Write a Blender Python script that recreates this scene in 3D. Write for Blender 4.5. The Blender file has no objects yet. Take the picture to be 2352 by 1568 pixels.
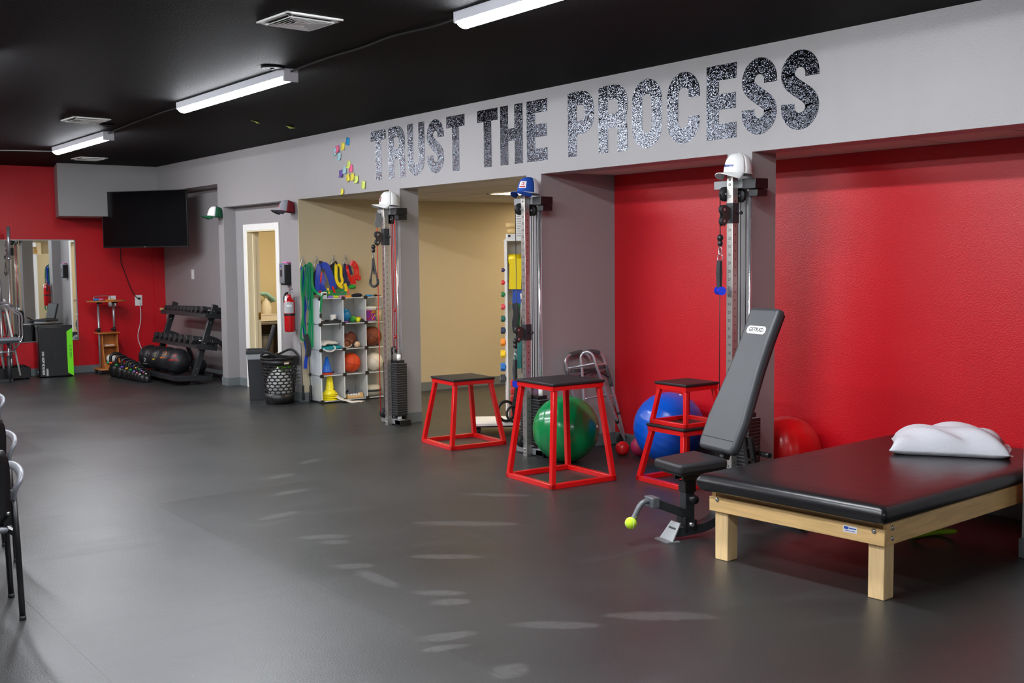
import bpy, math, random
from mathutils import Vector, Matrix

random.seed(7)
SC = bpy.context.scene
COL = SC.collection
PI = math.pi

# ------------------------------------------------------------------ camera
def make_camera():
    yaw, pit, rol, h, fpx = 0.6449, -0.07615, -0.0103, 1.63, 2560.0
    f = Vector((math.sin(yaw) * math.cos(pit), math.cos(yaw) * math.cos(pit), math.sin(pit)))
    r = Vector((math.cos(yaw), -math.sin(yaw), 0))
    u = r.cross(f)
    r2 = r * math.cos(rol) + u * math.sin(rol)
    u2 = -r * math.sin(rol) + u * math.cos(rol)
    cd = bpy.data.cameras.new('camera')
    cd.sensor_width = 36.0
    cd.lens = fpx / 2352.0 * 36.0
    cd.clip_start = 0.05
    cam = bpy.data.objects.new('camera', cd)
    COL.objects.link(cam)
    M = Matrix((r2, u2, -f)).transposed().to_4x4()
    M.translation = (0, 0, h)
    cam.matrix_world = M
    SC.camera = cam
make_camera()

# ------------------------------------------------------------------ world, exposure
w = bpy.data.worlds.new('world'); SC.world = w
w.use_nodes = True
w.node_tree.nodes['Background'].inputs[0].default_value = (0.5, 0.52, 0.55, 1)
w.node_tree.nodes['Background'].inputs[1].default_value = 0.02
SC.view_settings.view_transform = 'Standard'
SC.view_settings.look = 'None'
SC.view_settings.gamma = 1.0
SC.view_settings.use_curve_mapping = False
SC.view_settings.exposure = 0.0
STRIP_POWER = 135.0      # emission of the fluorescent diffusers
PANEL_POWER = 16.0       # ceiling panels of the side rooms

# ------------------------------------------------------------------ materials
def lin(c):
    return tuple(((x / 255.0) / 12.92 if x / 255.0 <= 0.04045 else ((x / 255.0 + 0.055) / 1.055) ** 2.4) for x in c)

MATS = {}
def mat(name, rgb, rough=0.5, metal=0.0, bump=None, var=None, coat=0.0, trans=0.0, alpha=1.0, emit=None, spec=0.5, rvar=None, sss=0.0):
    """bump=(scale,strength[,detail]); var=(scale,amount): blotchy colour wear"""
    if name in MATS:
        return MATS[name]
    m = bpy.data.materials.new(name)
    m.use_nodes = True
    nt = m.node_tree
    b = nt.nodes['Principled BSDF']
    c = lin(rgb)
    b.inputs['Base Color'].default_value = (*c, 1)
    b.inputs['Roughness'].default_value = rough
    b.inputs['Metallic'].default_value = metal
    b.inputs['Specular IOR Level'].default_value = spec
    b.inputs['Coat Weight'].default_value = coat
    b.inputs['Transmission Weight'].default_value = trans
    b.inputs['Alpha'].default_value = alpha
    if emit:
        b.inputs['Emission Color'].default_value = (*lin(emit[0]), 1)
        b.inputs['Emission Strength'].default_value = emit[1]
    tc = None
    if bump or var or rvar:
        tc = nt.nodes.new('ShaderNodeTexCoord')
    if bump:
        n = nt.nodes.new('ShaderNodeTexNoise')
        n.inputs['Scale'].default_value = bump[0]
        n.inputs['Detail'].default_value = bump[2] if len(bump) > 2 else 2.0
        bp = nt.nodes.new('ShaderNodeBump')
        bp.inputs['Strength'].default_value = bump[1]
        bp.inputs['Distance'].default_value = 0.01
        nt.links.new(tc.outputs['Object'], n.inputs['Vector'])
        nt.links.new(n.outputs['Fac'], bp.inputs['Height'])
        nt.links.new(bp.outputs['Normal'], b.inputs['Normal'])
    if var:
        n = nt.nodes.new('ShaderNodeTexNoise')
        n.inputs['Scale'].default_value = var[0]
        n.inputs['Detail'].default_value = 4.0
        mx = nt.nodes.new('ShaderNodeMix'); mx.data_type = 'RGBA'
        a = var[1]
        mx.inputs['A'].default_value = (*[max(0, x * (1 - a)) for x in c], 1)
        mx.inputs['B'].default_value = (*[min(1, x * (1 + a)) for x in c], 1)
        nt.links.new(tc.outputs['Object'], n.inputs['Vector'])
        nt.links.new(n.outputs['Fac'], mx.inputs['Factor'])
        nt.links.new(mx.outputs['Result'], b.inputs['Base Color'])
    if rvar:
        n = nt.nodes.new('ShaderNodeTexNoise')
        n.inputs['Scale'].default_value = rvar[0]
        n.inputs['Detail'].default_value = 5.0
        mr = nt.nodes.new('ShaderNodeMapRange')
        mr.inputs['To Min'].default_value = rough - rvar[1]
        mr.inputs['To Max'].default_value = rough + rvar[1]
        nt.links.new(tc.outputs['Object'], n.inputs['Vector'])
        nt.links.new(n.outputs['Fac'], mr.inputs['Value'])
        nt.links.new(mr.outputs['Result'], b.inputs['Roughness'])
    MATS[name] = m
    return m

def wood_mat(name, rgb, axis='X', rough=0.42):
    if name in MATS: return MATS[name]
    m = mat(name, rgb, rough)
    nt = m.node_tree; b = nt.nodes['Principled BSDF']; c = lin(rgb)
    tc = nt.nodes.new('ShaderNodeTexCoord'); mp = nt.nodes.new('ShaderNodeMapping')
    sc = {'X': (2, 22, 22), 'Y': (22, 2, 22), 'Z': (22, 22, 2)}[axis]
    mp.inputs['Scale'].default_value = sc
    n = nt.nodes.new('ShaderNodeTexNoise'); n.inputs['Scale'].default_value = 1.6; n.inputs['Detail'].default_value = 5; n.inputs['Distortion'].default_value = 1.2
    r = nt.nodes.new('ShaderNodeValToRGB')
    r.color_ramp.elements[0].position = .35; r.color_ramp.elements[0].color = (*[x * .86 for x in c], 1)
    r.color_ramp.elements[1].position = .65; r.color_ramp.elements[1].color = (*[min(1, x * 1.06) for x in c], 1)
    nt.links.new(tc.outputs['Object'], mp.inputs['Vector']); nt.links.new(mp.outputs['Vector'], n.inputs['Vector'])
    nt.links.new(n.outputs['Fac'], r.inputs['Fac']); nt.links.new(r.outputs['Color'], b.inputs['Base Color'])
    return m

def paint_mat(name, rgb, rough=0.45, bump=0.25, scale=90, chips=0.0):
    """rolled wall paint: orange-peel relief, faint blotches, optional white chips"""
    m = mat(name, rgb, rough)
    nt = m.node_tree; b = nt.nodes['Principled BSDF']; c = lin(rgb)
    tc = nt.nodes.new('ShaderNodeTexCoord')
    n = nt.nodes.new('ShaderNodeTexNoise'); n.inputs['Scale'].default_value = scale; n.inputs['Detail'].default_value = 3
    n3 = nt.nodes.new('ShaderNodeTexNoise'); n3.inputs['Scale'].default_value = 9; n3.inputs['Detail'].default_value = 3
    ad = nt.nodes.new('ShaderNodeMath'); ad.operation = 'MULTIPLY_ADD'; ad.inputs[1].default_value = 0.25
    bp = nt.nodes.new('ShaderNodeBump'); bp.inputs['Strength'].default_value = bump; bp.inputs['Distance'].default_value = 0.012
    nt.links.new(tc.outputs['Object'], n.inputs['Vector']); nt.links.new(tc.outputs['Object'], n3.inputs['Vector'])
    nt.links.new(n3.outputs['Fac'], ad.inputs[0]); nt.links.new(n.outputs['Fac'], ad.inputs[2])
    nt.links.new(ad.outputs[0], bp.inputs['Height']); nt.links.new(bp.outputs['Normal'], b.inputs['Normal'])
    n2 = nt.nodes.new('ShaderNodeTexNoise'); n2.inputs['Scale'].default_value = 1.7; n2.inputs['Detail'].default_value = 6
    mx = nt.nodes.new('ShaderNodeMix'); mx.data_type = 'RGBA'
    mx.inputs['A'].default_value = (*[x * .92 for x in c], 1); mx.inputs['B'].default_value = (*[min(1, x * 1.07) for x in c], 1)
    nt.links.new(tc.outputs['Object'], n2.inputs['Vector']); nt.links.new(n2.outputs['Fac'], mx.inputs['Factor'])
    out = mx.outputs['Result']
    if chips:
        n4 = nt.nodes.new('ShaderNodeTexNoise'); n4.inputs['Scale'].default_value = 16; n4.inputs['Detail'].default_value = 6; n4.inputs['Roughness'].default_value = .7
        gt = nt.nodes.new('ShaderNodeMath'); gt.operation = 'GREATER_THAN'; gt.inputs[1].default_value = chips
        m2 = nt.nodes.new('ShaderNodeMix'); m2.data_type = 'RGBA'; m2.inputs['B'].default_value = (.75, .68, .66, 1)
        nt.links.new(tc.outputs['Object'], n4.inputs['Vector']); nt.links.new(n4.outputs['Fac'], gt.inputs[0])
        nt.links.new(gt.outputs[0], m2.inputs['Factor']); nt.links.new(out, m2.inputs['A']); out = m2.outputs['Result']
    nt.links.new(out, b.inputs['Base Color'])
    return m

GREY = paint_mat('grey_wall_paint', (152, 149, 149), .42, .16, 120)
RED = paint_mat('red_wall_paint', (203, 14, 29), .36, .24, 120, .745)
BEIGE = paint_mat('beige_wall_paint', (192, 179, 150), .55, .12)
TAN = paint_mat('tan_wall_paint', (220, 204, 164), .55, .12)
BLACKC = paint_mat('black_ceiling_paint', (6, 6, 8), .7, .25, 60)
BLACKC.node_tree.nodes['Principled BSDF'].inputs['Specular IOR Level'].default_value = .10
WHITEP = mat('white_trim_paint', (238, 236, 230), .35)
TILEM = mat('ceiling_tile', (205, 196, 184), .9, bump=(220, .25))
TGRID = mat('ceiling_grid', (150, 138, 120), .5)
BASEM = mat('rubber_baseboard', (108, 114, 115), .5, bump=(40, .05))

def floor_mat():
    m = mat('rubber_floor', (62, 62, 63), .42)
    nt = m.node_tree; b = nt.nodes['Principled BSDF']; L = nt.links
    N = nt.nodes.new
    geo = N('ShaderNodeNewGeometry')
    def noise(s, d, stretch=None, dist=0):
        n = N('ShaderNodeTexNoise'); n.inputs['Scale'].default_value = s; n.inputs['Detail'].default_value = d; n.inputs['Distortion'].default_value = dist
        if stretch:
            mp = N('ShaderNodeMapping'); mp.inputs['Scale'].default_value = stretch
            L.new(geo.outputs['Position'], mp.inputs['Vector']); L.new(mp.outputs['Vector'], n.inputs['Vector'])
        else:
            L.new(geo.outputs['Position'], n.inputs['Vector'])
        return n.outputs['Fac']
    def math_(op, a, bb=None, clamp=False):
        n = N('ShaderNodeMath'); n.operation = op; n.use_clamp = clamp
        for i, x in enumerate((a, bb)):
            if x is None: continue
            if isinstance(x, (int, float)): n.inputs[i].default_value = x
            else: L.new(x, n.inputs[i])
        return n.outputs[0]
    def mapr(x, a, c, d, e):
        n = N('ShaderNodeMapRange'); L.new(x, n.inputs['Value'])
        for k, v in zip(('From Min', 'From Max', 'To Min', 'To Max'), (a, c, d, e)): n.inputs[k].default_value = v
        return n.outputs['Result']
    big = noise(.7, 5, None, .6)
    streak = noise(1.3, 6, (1, 3.2, 1), .8)
    fine = noise(130, 3)
    smudge = mapr(streak, .56, .72, 0, 1)
    # chalky shoe and plate marks worn into the rubber (x, y, along, across, angle)
    marks = [(4.04, 8.09, .13, .05, .4), (3.58, 7.67, .13, .05, .2), (3.38, 7.10, .14, .05, .1), (3.01, 6.49, .16, .05, .2),
             (2.985, 5.815, .15, .055, -.6), (2.97, 5.67, .09, .05, -.6), (2.81, 5.16, .12, .05, -.6), (2.79, 4.88, .05, .19, .0),
             (2.90, 4.48, .13, .045, -.7), (2.87, 4.32, .10, .05, -.6), (2.59, 3.93, .13, .05, -.3), (2.50, 3.82, .10, .035, -.3),
             (2.555, 3.44, .09, .07, .3), (3.81, 5.56, .34, .06, -.75), (4.45, 6.1, .22, .05, -.8), (3.3, 5.0, .2, .05, -.7), (3.05, 3.75, .2, .05, -.7), (3.5, 3.55, .25, .06, -.7)]
    tot = None
    sep = N('ShaderNodeSeparateXYZ'); L.new(geo.outputs['Position'], sep.inputs[0])
    wob = math_('MULTIPLY', math_('SUBTRACT', noise(14, 4), .5), 1.6)
    for (x, y, a, c, t) in marks:
        dx = math_('SUBTRACT', sep.outputs[0], x); dy = math_('SUBTRACT', sep.outputs[1], y)
        u = math_('DIVIDE', math_('ADD', math_('MULTIPLY', dx, math.cos(t)), math_('MULTIPLY', dy, math.sin(t))), a)
        v = math_('DIVIDE', math_('SUBTRACT', math_('MULTIPLY', dy, math.cos(t)), math_('MULTIPLY', dx, math.sin(t))), c)
        d = math_('ADD', math_('ADD', math_('MULTIPLY', u, u), math_('MULTIPLY', v, v)), wob)
        e = mapr(d, .55, 1.25, 1, 0)
        tot = e if tot is None else math_('MAXIMUM', tot, e)
    tot = math_('MULTIPLY', tot, mapr(noise(35, 3), .3, .65, .35, 1))
    fac = math_('ADD', math_('MULTIPLY', mapr(big, .3, .7, 0, 1), .5), math_('MULTIPLY', smudge, .25), True)
    mx = N('ShaderNodeMix'); mx.data_type = 'RGBA'
    mx.inputs['A'].default_value = (*lin((37, 38, 38)), 1); mx.inputs['B'].default_value = (*lin((51, 52, 51)), 1)
    L.new(fac, mx.inputs['Factor'])
    m2 = N('ShaderNodeMix'); m2.data_type = 'RGBA'; m2.inputs['B'].default_value = (*lin((92, 92, 91)), 1)
    L.new(math_('MULTIPLY', tot, .45), m2.inputs['Factor']); L.new(mx.outputs['Result'], m2.inputs['A'])
    # white specks of chalk
    sp = mapr(noise(95, 0), .905, .92, 0, .8)
    m3 = N('ShaderNodeMix'); m3.data_type = 'RGBA'; m3.inputs['B'].default_value = (.6, .6, .58, 1)
    L.new(sp, m3.inputs['Factor']); L.new(m2.outputs['Result'], m3.inputs['A'])
    L.new(m3.outputs['Result'], b.inputs['Base Color'])
    ro = math_('ADD', mapr(big, .3, .7, .34, .43), math_('MULTIPLY', smudge, .05))
    oi = N('ShaderNodeObjectInfo')
    ro = math_('ADD', ro, mapr(oi.outputs['Random'], 0, 1, -.035, .035))
    L.new(ro, b.inputs['Roughness'])
    b.inputs['Specular IOR Level'].default_value = .95
    bp = N('ShaderNodeBump'); bp.inputs['Strength'].default_value = .3; bp.inputs['Distance'].default_value = .004
    L.new(math_('ADD', fine, math_('MULTIPLY', noise(9, 3), .6)), bp.inputs['Height']); L.new(bp.outputs['Normal'], b.inputs['Normal'])
    return m
FLOORM = floor_mat()

BLACK = mat('black_plastic', (22, 22, 24), .4)
RUBBER = mat('black_rubber', (26, 26, 28), .6, bump=(80, .05))
VINYL = mat('black_vinyl', (20, 20, 23), .34, bump=(260, .06))
GREYV = mat('charcoal_vinyl', (58, 60, 63), .45, bump=(260, .08))
DARKST = mat('dark_powder_steel', (42, 45, 48), .42, bump=(300, .05))
CHROME = mat('chrome', (215, 215, 220), .14, .85)
STEEL = mat('brushed_steel', (182, 182, 184), .32, .72)
ALU = mat('aluminium_tube', (206, 206, 210), .28, .72)
GREYMET = mat('grey_painted_metal', (132, 134, 136), .4, .3)
REDST = mat('red_powder_steel', (205, 12, 14), .3, coat=.3)
REDPL = mat('red_vinyl', (214, 24, 22), .28, coat=.2)
WHITEPL = mat('white_plastic', (236, 236, 234), .35)
CREAMPL = mat('cream_plastic', (236, 226, 206), .45)
GREEN = mat('green_latex', (0, 140, 84), .45)
DGREEN = mat('dark_green_latex', (6, 74, 54), .45)
BLUE = mat('blue_latex', (20, 62, 178), .35)
NAVY = mat('navy_cloth', (16, 28, 82), .6)
YELLOW = mat('yellow_latex', (244, 216, 10), .42)
REDL = mat('red_latex', (212, 22, 26), .32)
LIME = mat('lime_felt', (204, 238, 46), .9, bump=(500, .5))
LIMEPL = mat('lime_plastic', (120, 222, 20), .35)
ORANGE = mat('orange_rubber', (232, 92, 16), .5)
PINK = mat('pink_rubber', (196, 54, 104), .35)
PURPLE = mat('purple_plastic', (104, 70, 170), .4)
TEAL = mat('teal_cloth', (0, 140, 152), .7)
SKY = mat('sky_plastic', (20, 140, 214), .4)
CLOTH = mat('white_cloth', (226, 222, 214), .85, bump=(140, .2))
WOODP = wood_mat('pale_maple', (232, 192, 130), 'Y')
WOODPX = wood_mat('pale_maple_long', (230, 188, 124), 'X')
WOODPZ = wood_mat('pale_maple_leg', (236, 202, 148), 'Z')
WOODC = wood_mat('cherry_laminate', (196, 122, 58), 'X', .35)
WOODCZ = wood_mat('cherry_laminate_upright', (190, 116, 54), 'Z', .35)

# ------------------------------------------------------------------ mesh builder
class B:
    def __init__(s):
        s.v = []; s.f = []; s.sm = []
    def add(s, vs, fs, smooth=False, M=None):
        o = len(s.v)
        s.v += [tuple(M @ Vector(p)) if M is not None else tuple(p) for p in vs]
        for f in fs:
            s.f.append(tuple(i + o for i in f)); s.sm.append(smooth)
        return s
    def box(s, lo, hi, M=None):
        (a, b, c), (d, e, f) = lo, hi
        return s.add([(a, b, c), (d, b, c), (d, e, c), (a, e, c), (a, b, f), (d, b, f), (d, e, f), (a, e, f)],
                     [(0, 3, 2, 1), (4, 5, 6, 7), (0, 1, 5, 4), (1, 2, 6, 5), (2, 3, 7, 6), (3, 0, 4, 7)], False, M)
    def cbox(s, c, d, M=None):
        return s.box([c[i] - d[i] / 2 for i in range(3)], [c[i] + d[i] / 2 for i in range(3)], M)
    def beam(s, p0, p1, w, h, up=(0, 0, 1)):
        p0 = Vector(p0); p1 = Vector(p1); d = (p1 - p0); L = d.length; d.normalize()
        up = Vector(up)
        if abs(d.dot(up)) > .99: up = Vector((1, 0, 0))
        x = d.cross(up).normalized(); y = x.cross(d)
        M = Matrix((x, y, d)).transposed().to_4x4(); M.translation = p0
        return s.box((-w / 2, -h / 2, 0), (w / 2, h / 2, L), M)
    def prism(s, poly, z0, z1, M=None, smooth=False):
        n = len(poly)
        vs = [(x, y, z0) for x, y in poly] + [(x, y, z1) for x, y in poly]
        s.add(vs, [tuple(range(n - 1, -1, -1)), tuple(range(n, 2 * n))], False, M)
        o = len(s.v) - 2 * n
        for i in range(n):
            s.f.append((o + i, o + (i + 1) % n, o + n + (i + 1) % n, o + n + i)); s.sm.append(smooth)
        return s
    def sweep(s, pts, prof, closed=False, up=None, caps=True, smooth=True, scale=None):
        pts = [Vector(p) for p in pts]; n = len(pts); m = len(prof)
        T = []
        for i in range(n):
            a = pts[(i - 1) % n] if (closed or i > 0) else pts[i]
            b = pts[(i + 1) % n] if (closed or i < n - 1) else pts[i]
            t = (b - a); T.append(t.normalized() if t.length > 1e-9 else Vector((0, 0, 1)))
        if up is None:
            u = Vector((0, 0, 1)) if abs(T[0].z) < .9 else Vector((1, 0, 0))
        else: u = Vector(up)
        vs = []
        for i in range(n):
            if up is not None: u = Vector(up)
            x = T[i].cross(u)
            if x.length < 1e-5: x = T[i].orthogonal()
            x.normalize(); y = x.cross(T[i]).normalized()
            if up is None: u = y
            k = scale[i] if scale else 1.0
            for (a, b) in prof: vs.append(tuple(pts[i] + x * (a * k) + y * (b * k)))
        fs = []
        for i in range(n if closed else n - 1):
            j = (i + 1) % n
            for q in range(m):
                r = (q + 1) % m
                fs.append((i * m + q, i * m + r, j * m + r, j * m + q))
        s.add(vs, fs, smooth)
        if caps and not closed:
            o = len(s.v) - n * m
            s.f.append(tuple(o + q for q in range(m - 1, -1, -1))); s.sm.append(False)
            s.f.append(tuple(o + (n - 1) * m + q for q in range(m))); s.sm.append(False)
        return s
    def tube(s, pts, r, n=8, closed=False, scale=None):
        return s.sweep(pts, [(r * math.cos(2 * PI * i / n), r * math.sin(2 * PI * i / n)) for i in range(n)], closed, scale=scale)
    def ribbon(s, pts, w, t, up=None, closed=False):
        return s.sweep(pts, [(-w / 2, -t / 2), (w / 2, -t / 2), (w / 2, t / 2), (-w / 2, t / 2)], closed, up, smooth=False)
    def cyl(s, p0, p1, r0, r1=None, n=16):
        r1 = r0 if r1 is None else r1
        p0 = Vector(p0); p1 = Vector(p1); d = (p1 - p0).normalized(); x = d.orthogonal().normalized(); y = d.cross(x)
        vs = [tuple(p0 + (x * math.cos(2 * PI * i / n) + y * math.sin(2 * PI * i / n)) * r0) for i in range(n)]
        vs += [tuple(p1 + (x * math.cos(2 * PI * i / n) + y * math.sin(2 * PI * i / n)) * r1) for i in range(n)]
        s.add(vs, [(i, (i + 1) % n, n + (i + 1) % n, n + i) for i in range(n)], True)
        o = len(s.v) - 2 * n
        s.f.append(tuple(o + i for i in range(n - 1, -1, -1))); s.sm.append(False)
        s.f.append(tuple(o + n + i for i in range(n))); s.sm.append(False)
        return s
    def lathe(s, prof, n=24, M=None, smooth=True):
        vs = []; m = len(prof)
        for i in range(n):
            a = 2 * PI * i / n
            for (r, z) in prof: vs.append((r * math.cos(a), r * math.sin(a), z))
        fs = []
        for i in range(n):
            j = (i + 1) % n
            for q in range(m - 1):
                fs.append((i * m + q, j * m + q, j * m + q + 1, i * m + q + 1))
        return s.add(vs, fs, smooth, M)
    def sphere(s, c, r, n=20, sc=(1, 1, 1), M=None):
        k = n // 2
        prof = [(max(1e-4, r * math.sin(PI * i / k)), -r * math.cos(PI * i / k)) for i in range(k + 1)]
        T = Matrix.Translation(c) @ (M or Matrix()) @ Matrix.Diagonal((*sc, 1))
        return s.lathe(prof, n, T)
    def torus(s, c, R, r, n=24, m=8, M=None):
        pts = [(R * math.cos(2 * PI * i / n), R * math.sin(2 * PI * i / n), 0) for i in range(n)]
        T = Matrix.Translation(c) @ (M or Matrix())
        return s.tube([T @ Vector(p) for p in pts], r, m, True)
    def mesh(s, name):
        me = bpy.data.meshes.new(name)
        me.from_pydata(s.v, [], s.f)
        me.polygons.foreach_set('use_smooth', s.sm)
        me.update()
        return me

def obj(name, b, m, parent=None, bevel=0, seg=2, sub=0, loc=None, rot=None, flat=None, kind=None):
    me = b.mesh(name) if isinstance(b, B) else b
    if m is not None and not me.materials: me.materials.append(m)
    o = bpy.data.objects.new(name, me)
    COL.objects.link(o)
    if parent is not None: o.parent = parent
    if loc is not None: o.location = loc
    if rot is not None: o.rotation_euler = rot
    if bevel:
        bm = o.modifiers.new('bevel', 'BEVEL'); bm.width = bevel; bm.segments = seg; bm.limit_method = 'ANGLE'; bm.angle_limit = math.radians(40)
        bm.harden_normals = False
        me.polygons.foreach_set('use_smooth', [True] * len(me.polygons))
        me.set_sharp_from_angle(angle=math.radians(50))
    if sub:
        sm = o.modifiers.new('sub', 'SUBSURF'); sm.levels = sub; sm.render_levels = sub
        me.polygons.foreach_set('use_smooth', [True] * len(me.polygons))
    if kind: o['kind'] = kind
    return o

def tag(o, label, cat=None, group=None, kind=None):
    o['label'] = label
    if cat: o['category'] = cat
    if group: o['group'] = group
    if kind: o['kind'] = kind
    return o

def thing(name, label, cat, loc=(0, 0, 0), rz=0, group=None, rot=None):
    o = bpy.data.objects.new(name, None)
    o.empty_display_size = .1
    COL.objects.link(o)
    o.location = loc
    o.rotation_euler = rot if rot else (0, 0, rz)
    return tag(o, label, cat, group)

def copy_tree(o, parent=None):
    c = o.copy(); COL.objects.link(c)
    if parent is not None: c.parent = parent
    for ch in list(o.children): copy_tree(ch, c)
    return c

def struct(name, label, b, m, parent=None, bevel=0):
    o = obj(name, b, m, parent, bevel)
    if parent is None:
        o['kind'] = 'structure'; o['label'] = label
    return o

def text_mesh(s, size, M, thick=0.0008, align='CENTER', shear=0, bold=0.0, sx=1.0, spacing=1.0):
    """flat print: built-in font turned into a thin mesh, placed by matrix M"""
    cu = bpy.data.curves.new('print', 'FONT')
    cu.body = s; cu.size = size; cu.align_x = align; cu.align_y = 'CENTER'
    cu.extrude = thick / 2; cu.offset = bold; cu.shear = shear; cu.resolution_u = 3; cu.space_character = spacing
    t = bpy.data.objects.new('print', cu); COL.objects.link(t)
    bpy.context.view_layer.update()
    me = bpy.data.meshes.new_from_object(t.evaluated_get(bpy.context.evaluated_depsgraph_get()))
    bpy.data.objects.remove(t); bpy.data.curves.remove(cu)
    me.materials.clear()
    me.transform(Matrix.Diagonal((sx, 1, 1, 1)))
    me.transform(M)
    return me

def frame_m(org, x, y):
    """matrix whose local x / y axes are the given directions"""
    x = Vector(x).normalized(); y = Vector(y).normalized(); z = x.cross(y).normalized(); y = z.cross(x)
    M = Matrix((x, y, z)).transposed().to_4x4(); M.translation = org
    return M

def catmull(pts, k=6, closed=False):
    P = [Vector(p) for p in pts]; n = len(P); out = []
    for i in range(n if closed else n - 1):
        p0 = P[(i - 1) % n] if (closed or i > 0) else P[i]
        p1 = P[i]; p2 = P[(i + 1) % n]
        p3 = P[(i + 2) % n] if (closed or i + 2 < n) else p2
        for j in range(k):
            t = j / k
            out.append(0.5 * ((2 * p1) + (p2 - p0) * t + (2 * p0 - 5 * p1 + 4 * p2 - p3) * t * t + (3 * p1 - p0 - 3 * p2 + p3) * t ** 3))
    if not closed: out.append(P[-1])
    return out
# ================================================================== SETTING
CZ = 2.97      # main ceiling
XF = 5.68      # face of the pillared wall
LINT = 2.295   # underside of the header

# floor: sub-floor with rolled rubber laid in strips
fl = struct('floor', 'dark grey rolled rubber gym floor with chalky shoe marks', B().box((-4, -3.2, -.12), (10.2, 17, -.004)), mat('sub_floor', (30, 30, 30), .9))
splits = {0: [1.2, 11.0], 1: [7.36, 14.2], 2: [4.4, 12.6], 3: [8.9], -1: [3.0, 12.0]}
k = 0
for i in range(-5, 7):
    x0 = 2.5 + 1.22 * (i - 1); x1 = x0 + 1.2192
    x0 = max(x0, -4); x1 = min(x1, 10.2)
    if x1 - x0 < .05: continue
    ys = [-3.2] + splits.get(i, [5.0 + (i * 1.7) % 4]) + [17]
    for a, b in zip(ys, ys[1:]):
        obj('rubber_roll', B().box((x0, a, -.004), (x1, b - .001, 0)), FLOORM, fl)

ceil = struct('ceiling', 'black painted ceiling of the gym', B().box((-4, -3.2, CZ), (5.9, 17, CZ + .1)), BLACKC)

struct('wall_far', 'red painted far wall behind the mirror', B().box((-4, 16.77, 0), (6.1, 16.9, CZ)).box((5.83, 16.745, 0), (6.0, 16.77, 2.6)), RED)
struct('wall_left', 'grey wall behind the left of the camera', B().box((-4.1, -3.2, 0), (-4, 16.9, CZ)), GREY)
struct('wall_back', 'grey wall behind the camera', B().box((-4, -3.3, 0), (6.6, -3.2, CZ)), GREY)
# soffit boxed out of the far wall
struct('trim_1', 'grey boxed soffit above the television', B().prism([(4.30, 16.05), (5.68, 16.05), (5.68, 16.77), (4.45, 16.77)], 2.25, CZ), GREY)

# pillared wall
wr = bpy.data.objects.new('wall_right', None); COL.objects.link(wr)
wr['kind'] = 'structure'; wr['label'] = 'grey pillared wall with a long header carrying the lettering'
obj('header', B().box((XF, -3.2, LINT), (5.89, 13.655, CZ)).box((XF, 13.655, 2.60), (6.0, 16.77, CZ)), GREY, wr)
obj('pillar', B().box((XF, 9.337, 0), (5.89, 9.54, LINT)), GREY, wr)
obj('pillar', B().box((XF, 7.136, 0), (5.89, 7.331, LINT)), GREY, wr)
obj('pillar', B().box((XF, 4.921, 0), (5.915, 5.135, LINT)), GREY, wr)
obj('wall_end', B().box((XF, -3.2, 0), (5.89, 3.045, LINT)), GREY, wr)
obj('pillar', B().box((XF, 13.655, 0), (6.0, 13.83, 2.60)), GREY, wr)
obj('wall_end', B().box((XF, 11.543, 0), (6.0, 11.745, LINT)), GREY, wr)
obj('recess_head', B().box((XF + .21, 11.70, 2.2), (5.98, 13.655, LINT + .1)), GREY, wr)

struct('wall_niche', 'grey back wall of the dumbbell niche', B().box((6.0, 13.83, 0), (6.12, 16.77, 2.7)), GREY)
# door wall with opening
dw = B().box((5.84, 13.30, 0), (5.96, 13.655, LINT)).box((5.84, 11.745, 0), (5.96, 12.45, LINT)).box((5.84, 12.45, 1.985), (5.96, 13.30, LINT))
struct('wall_door', 'grey recessed wall around the white door frame', dw, GREY)
d1 = bpy.data.objects.new('door_1', None); COL.objects.link(d1); d1['kind'] = 'structure'; d1['label'] = 'white door frame standing open to a tan room'
obj('casing', B().box((5.82, 13.30, 0), (5.84, 13.39, 2.065)).box((5.82, 12.36, 0), (5.84, 12.45, 2.065)).box((5.82, 12.45, 1.985), (5.84, 13.30, 2.065)), WHITEP, d1, .004)
obj('jamb', B().box((5.825, 13.285, 0), (5.99, 13.30, 1.985)).box((5.825, 12.45, 0), (5.99, 12.465, 1.985)).box((5.825, 12.465, 1.97), (5.99, 13.285, 1.985)), mat('cream_jamb', (240, 226, 190), .4), d1, .003)
obj('door_stop', B().box((5.90, 13.272, 0), (5.935, 13.285, 1.97)).box((5.90, 12.465, 0), (5.935, 12.478, 1.97)), MATS['cream_jamb'], d1, .002)
obj('strike_plate', B().box((5.955, 13.281, .86), (5.985, 13.286, .95)), mat('brass', (170, 130, 60), .35, 1.0), d1)
# room behind the door
struct('wall_doorroom', 'tan walls of the room behind the door', B().box((6.12, 15.3, 0), (8.2, 15.4, 2.5)).box((8.1, 12.3, 0), (8.2, 15.3, 2.5)).box((5.96, 13.66, 0), (6.0, 13.83, 2.5)).box((6.12, 13.83, 0), (6.14, 15.3, 2.5)), TAN)
struct('ceiling_doorroom', 'plain ceiling of the room behind the door', B().box((5.96, 12.0, 2.45), (8.2, 13.66, 2.55)).box((6.14, 13.66, 2.45), (8.2, 15.4, 2.55)), TILEM)

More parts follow.
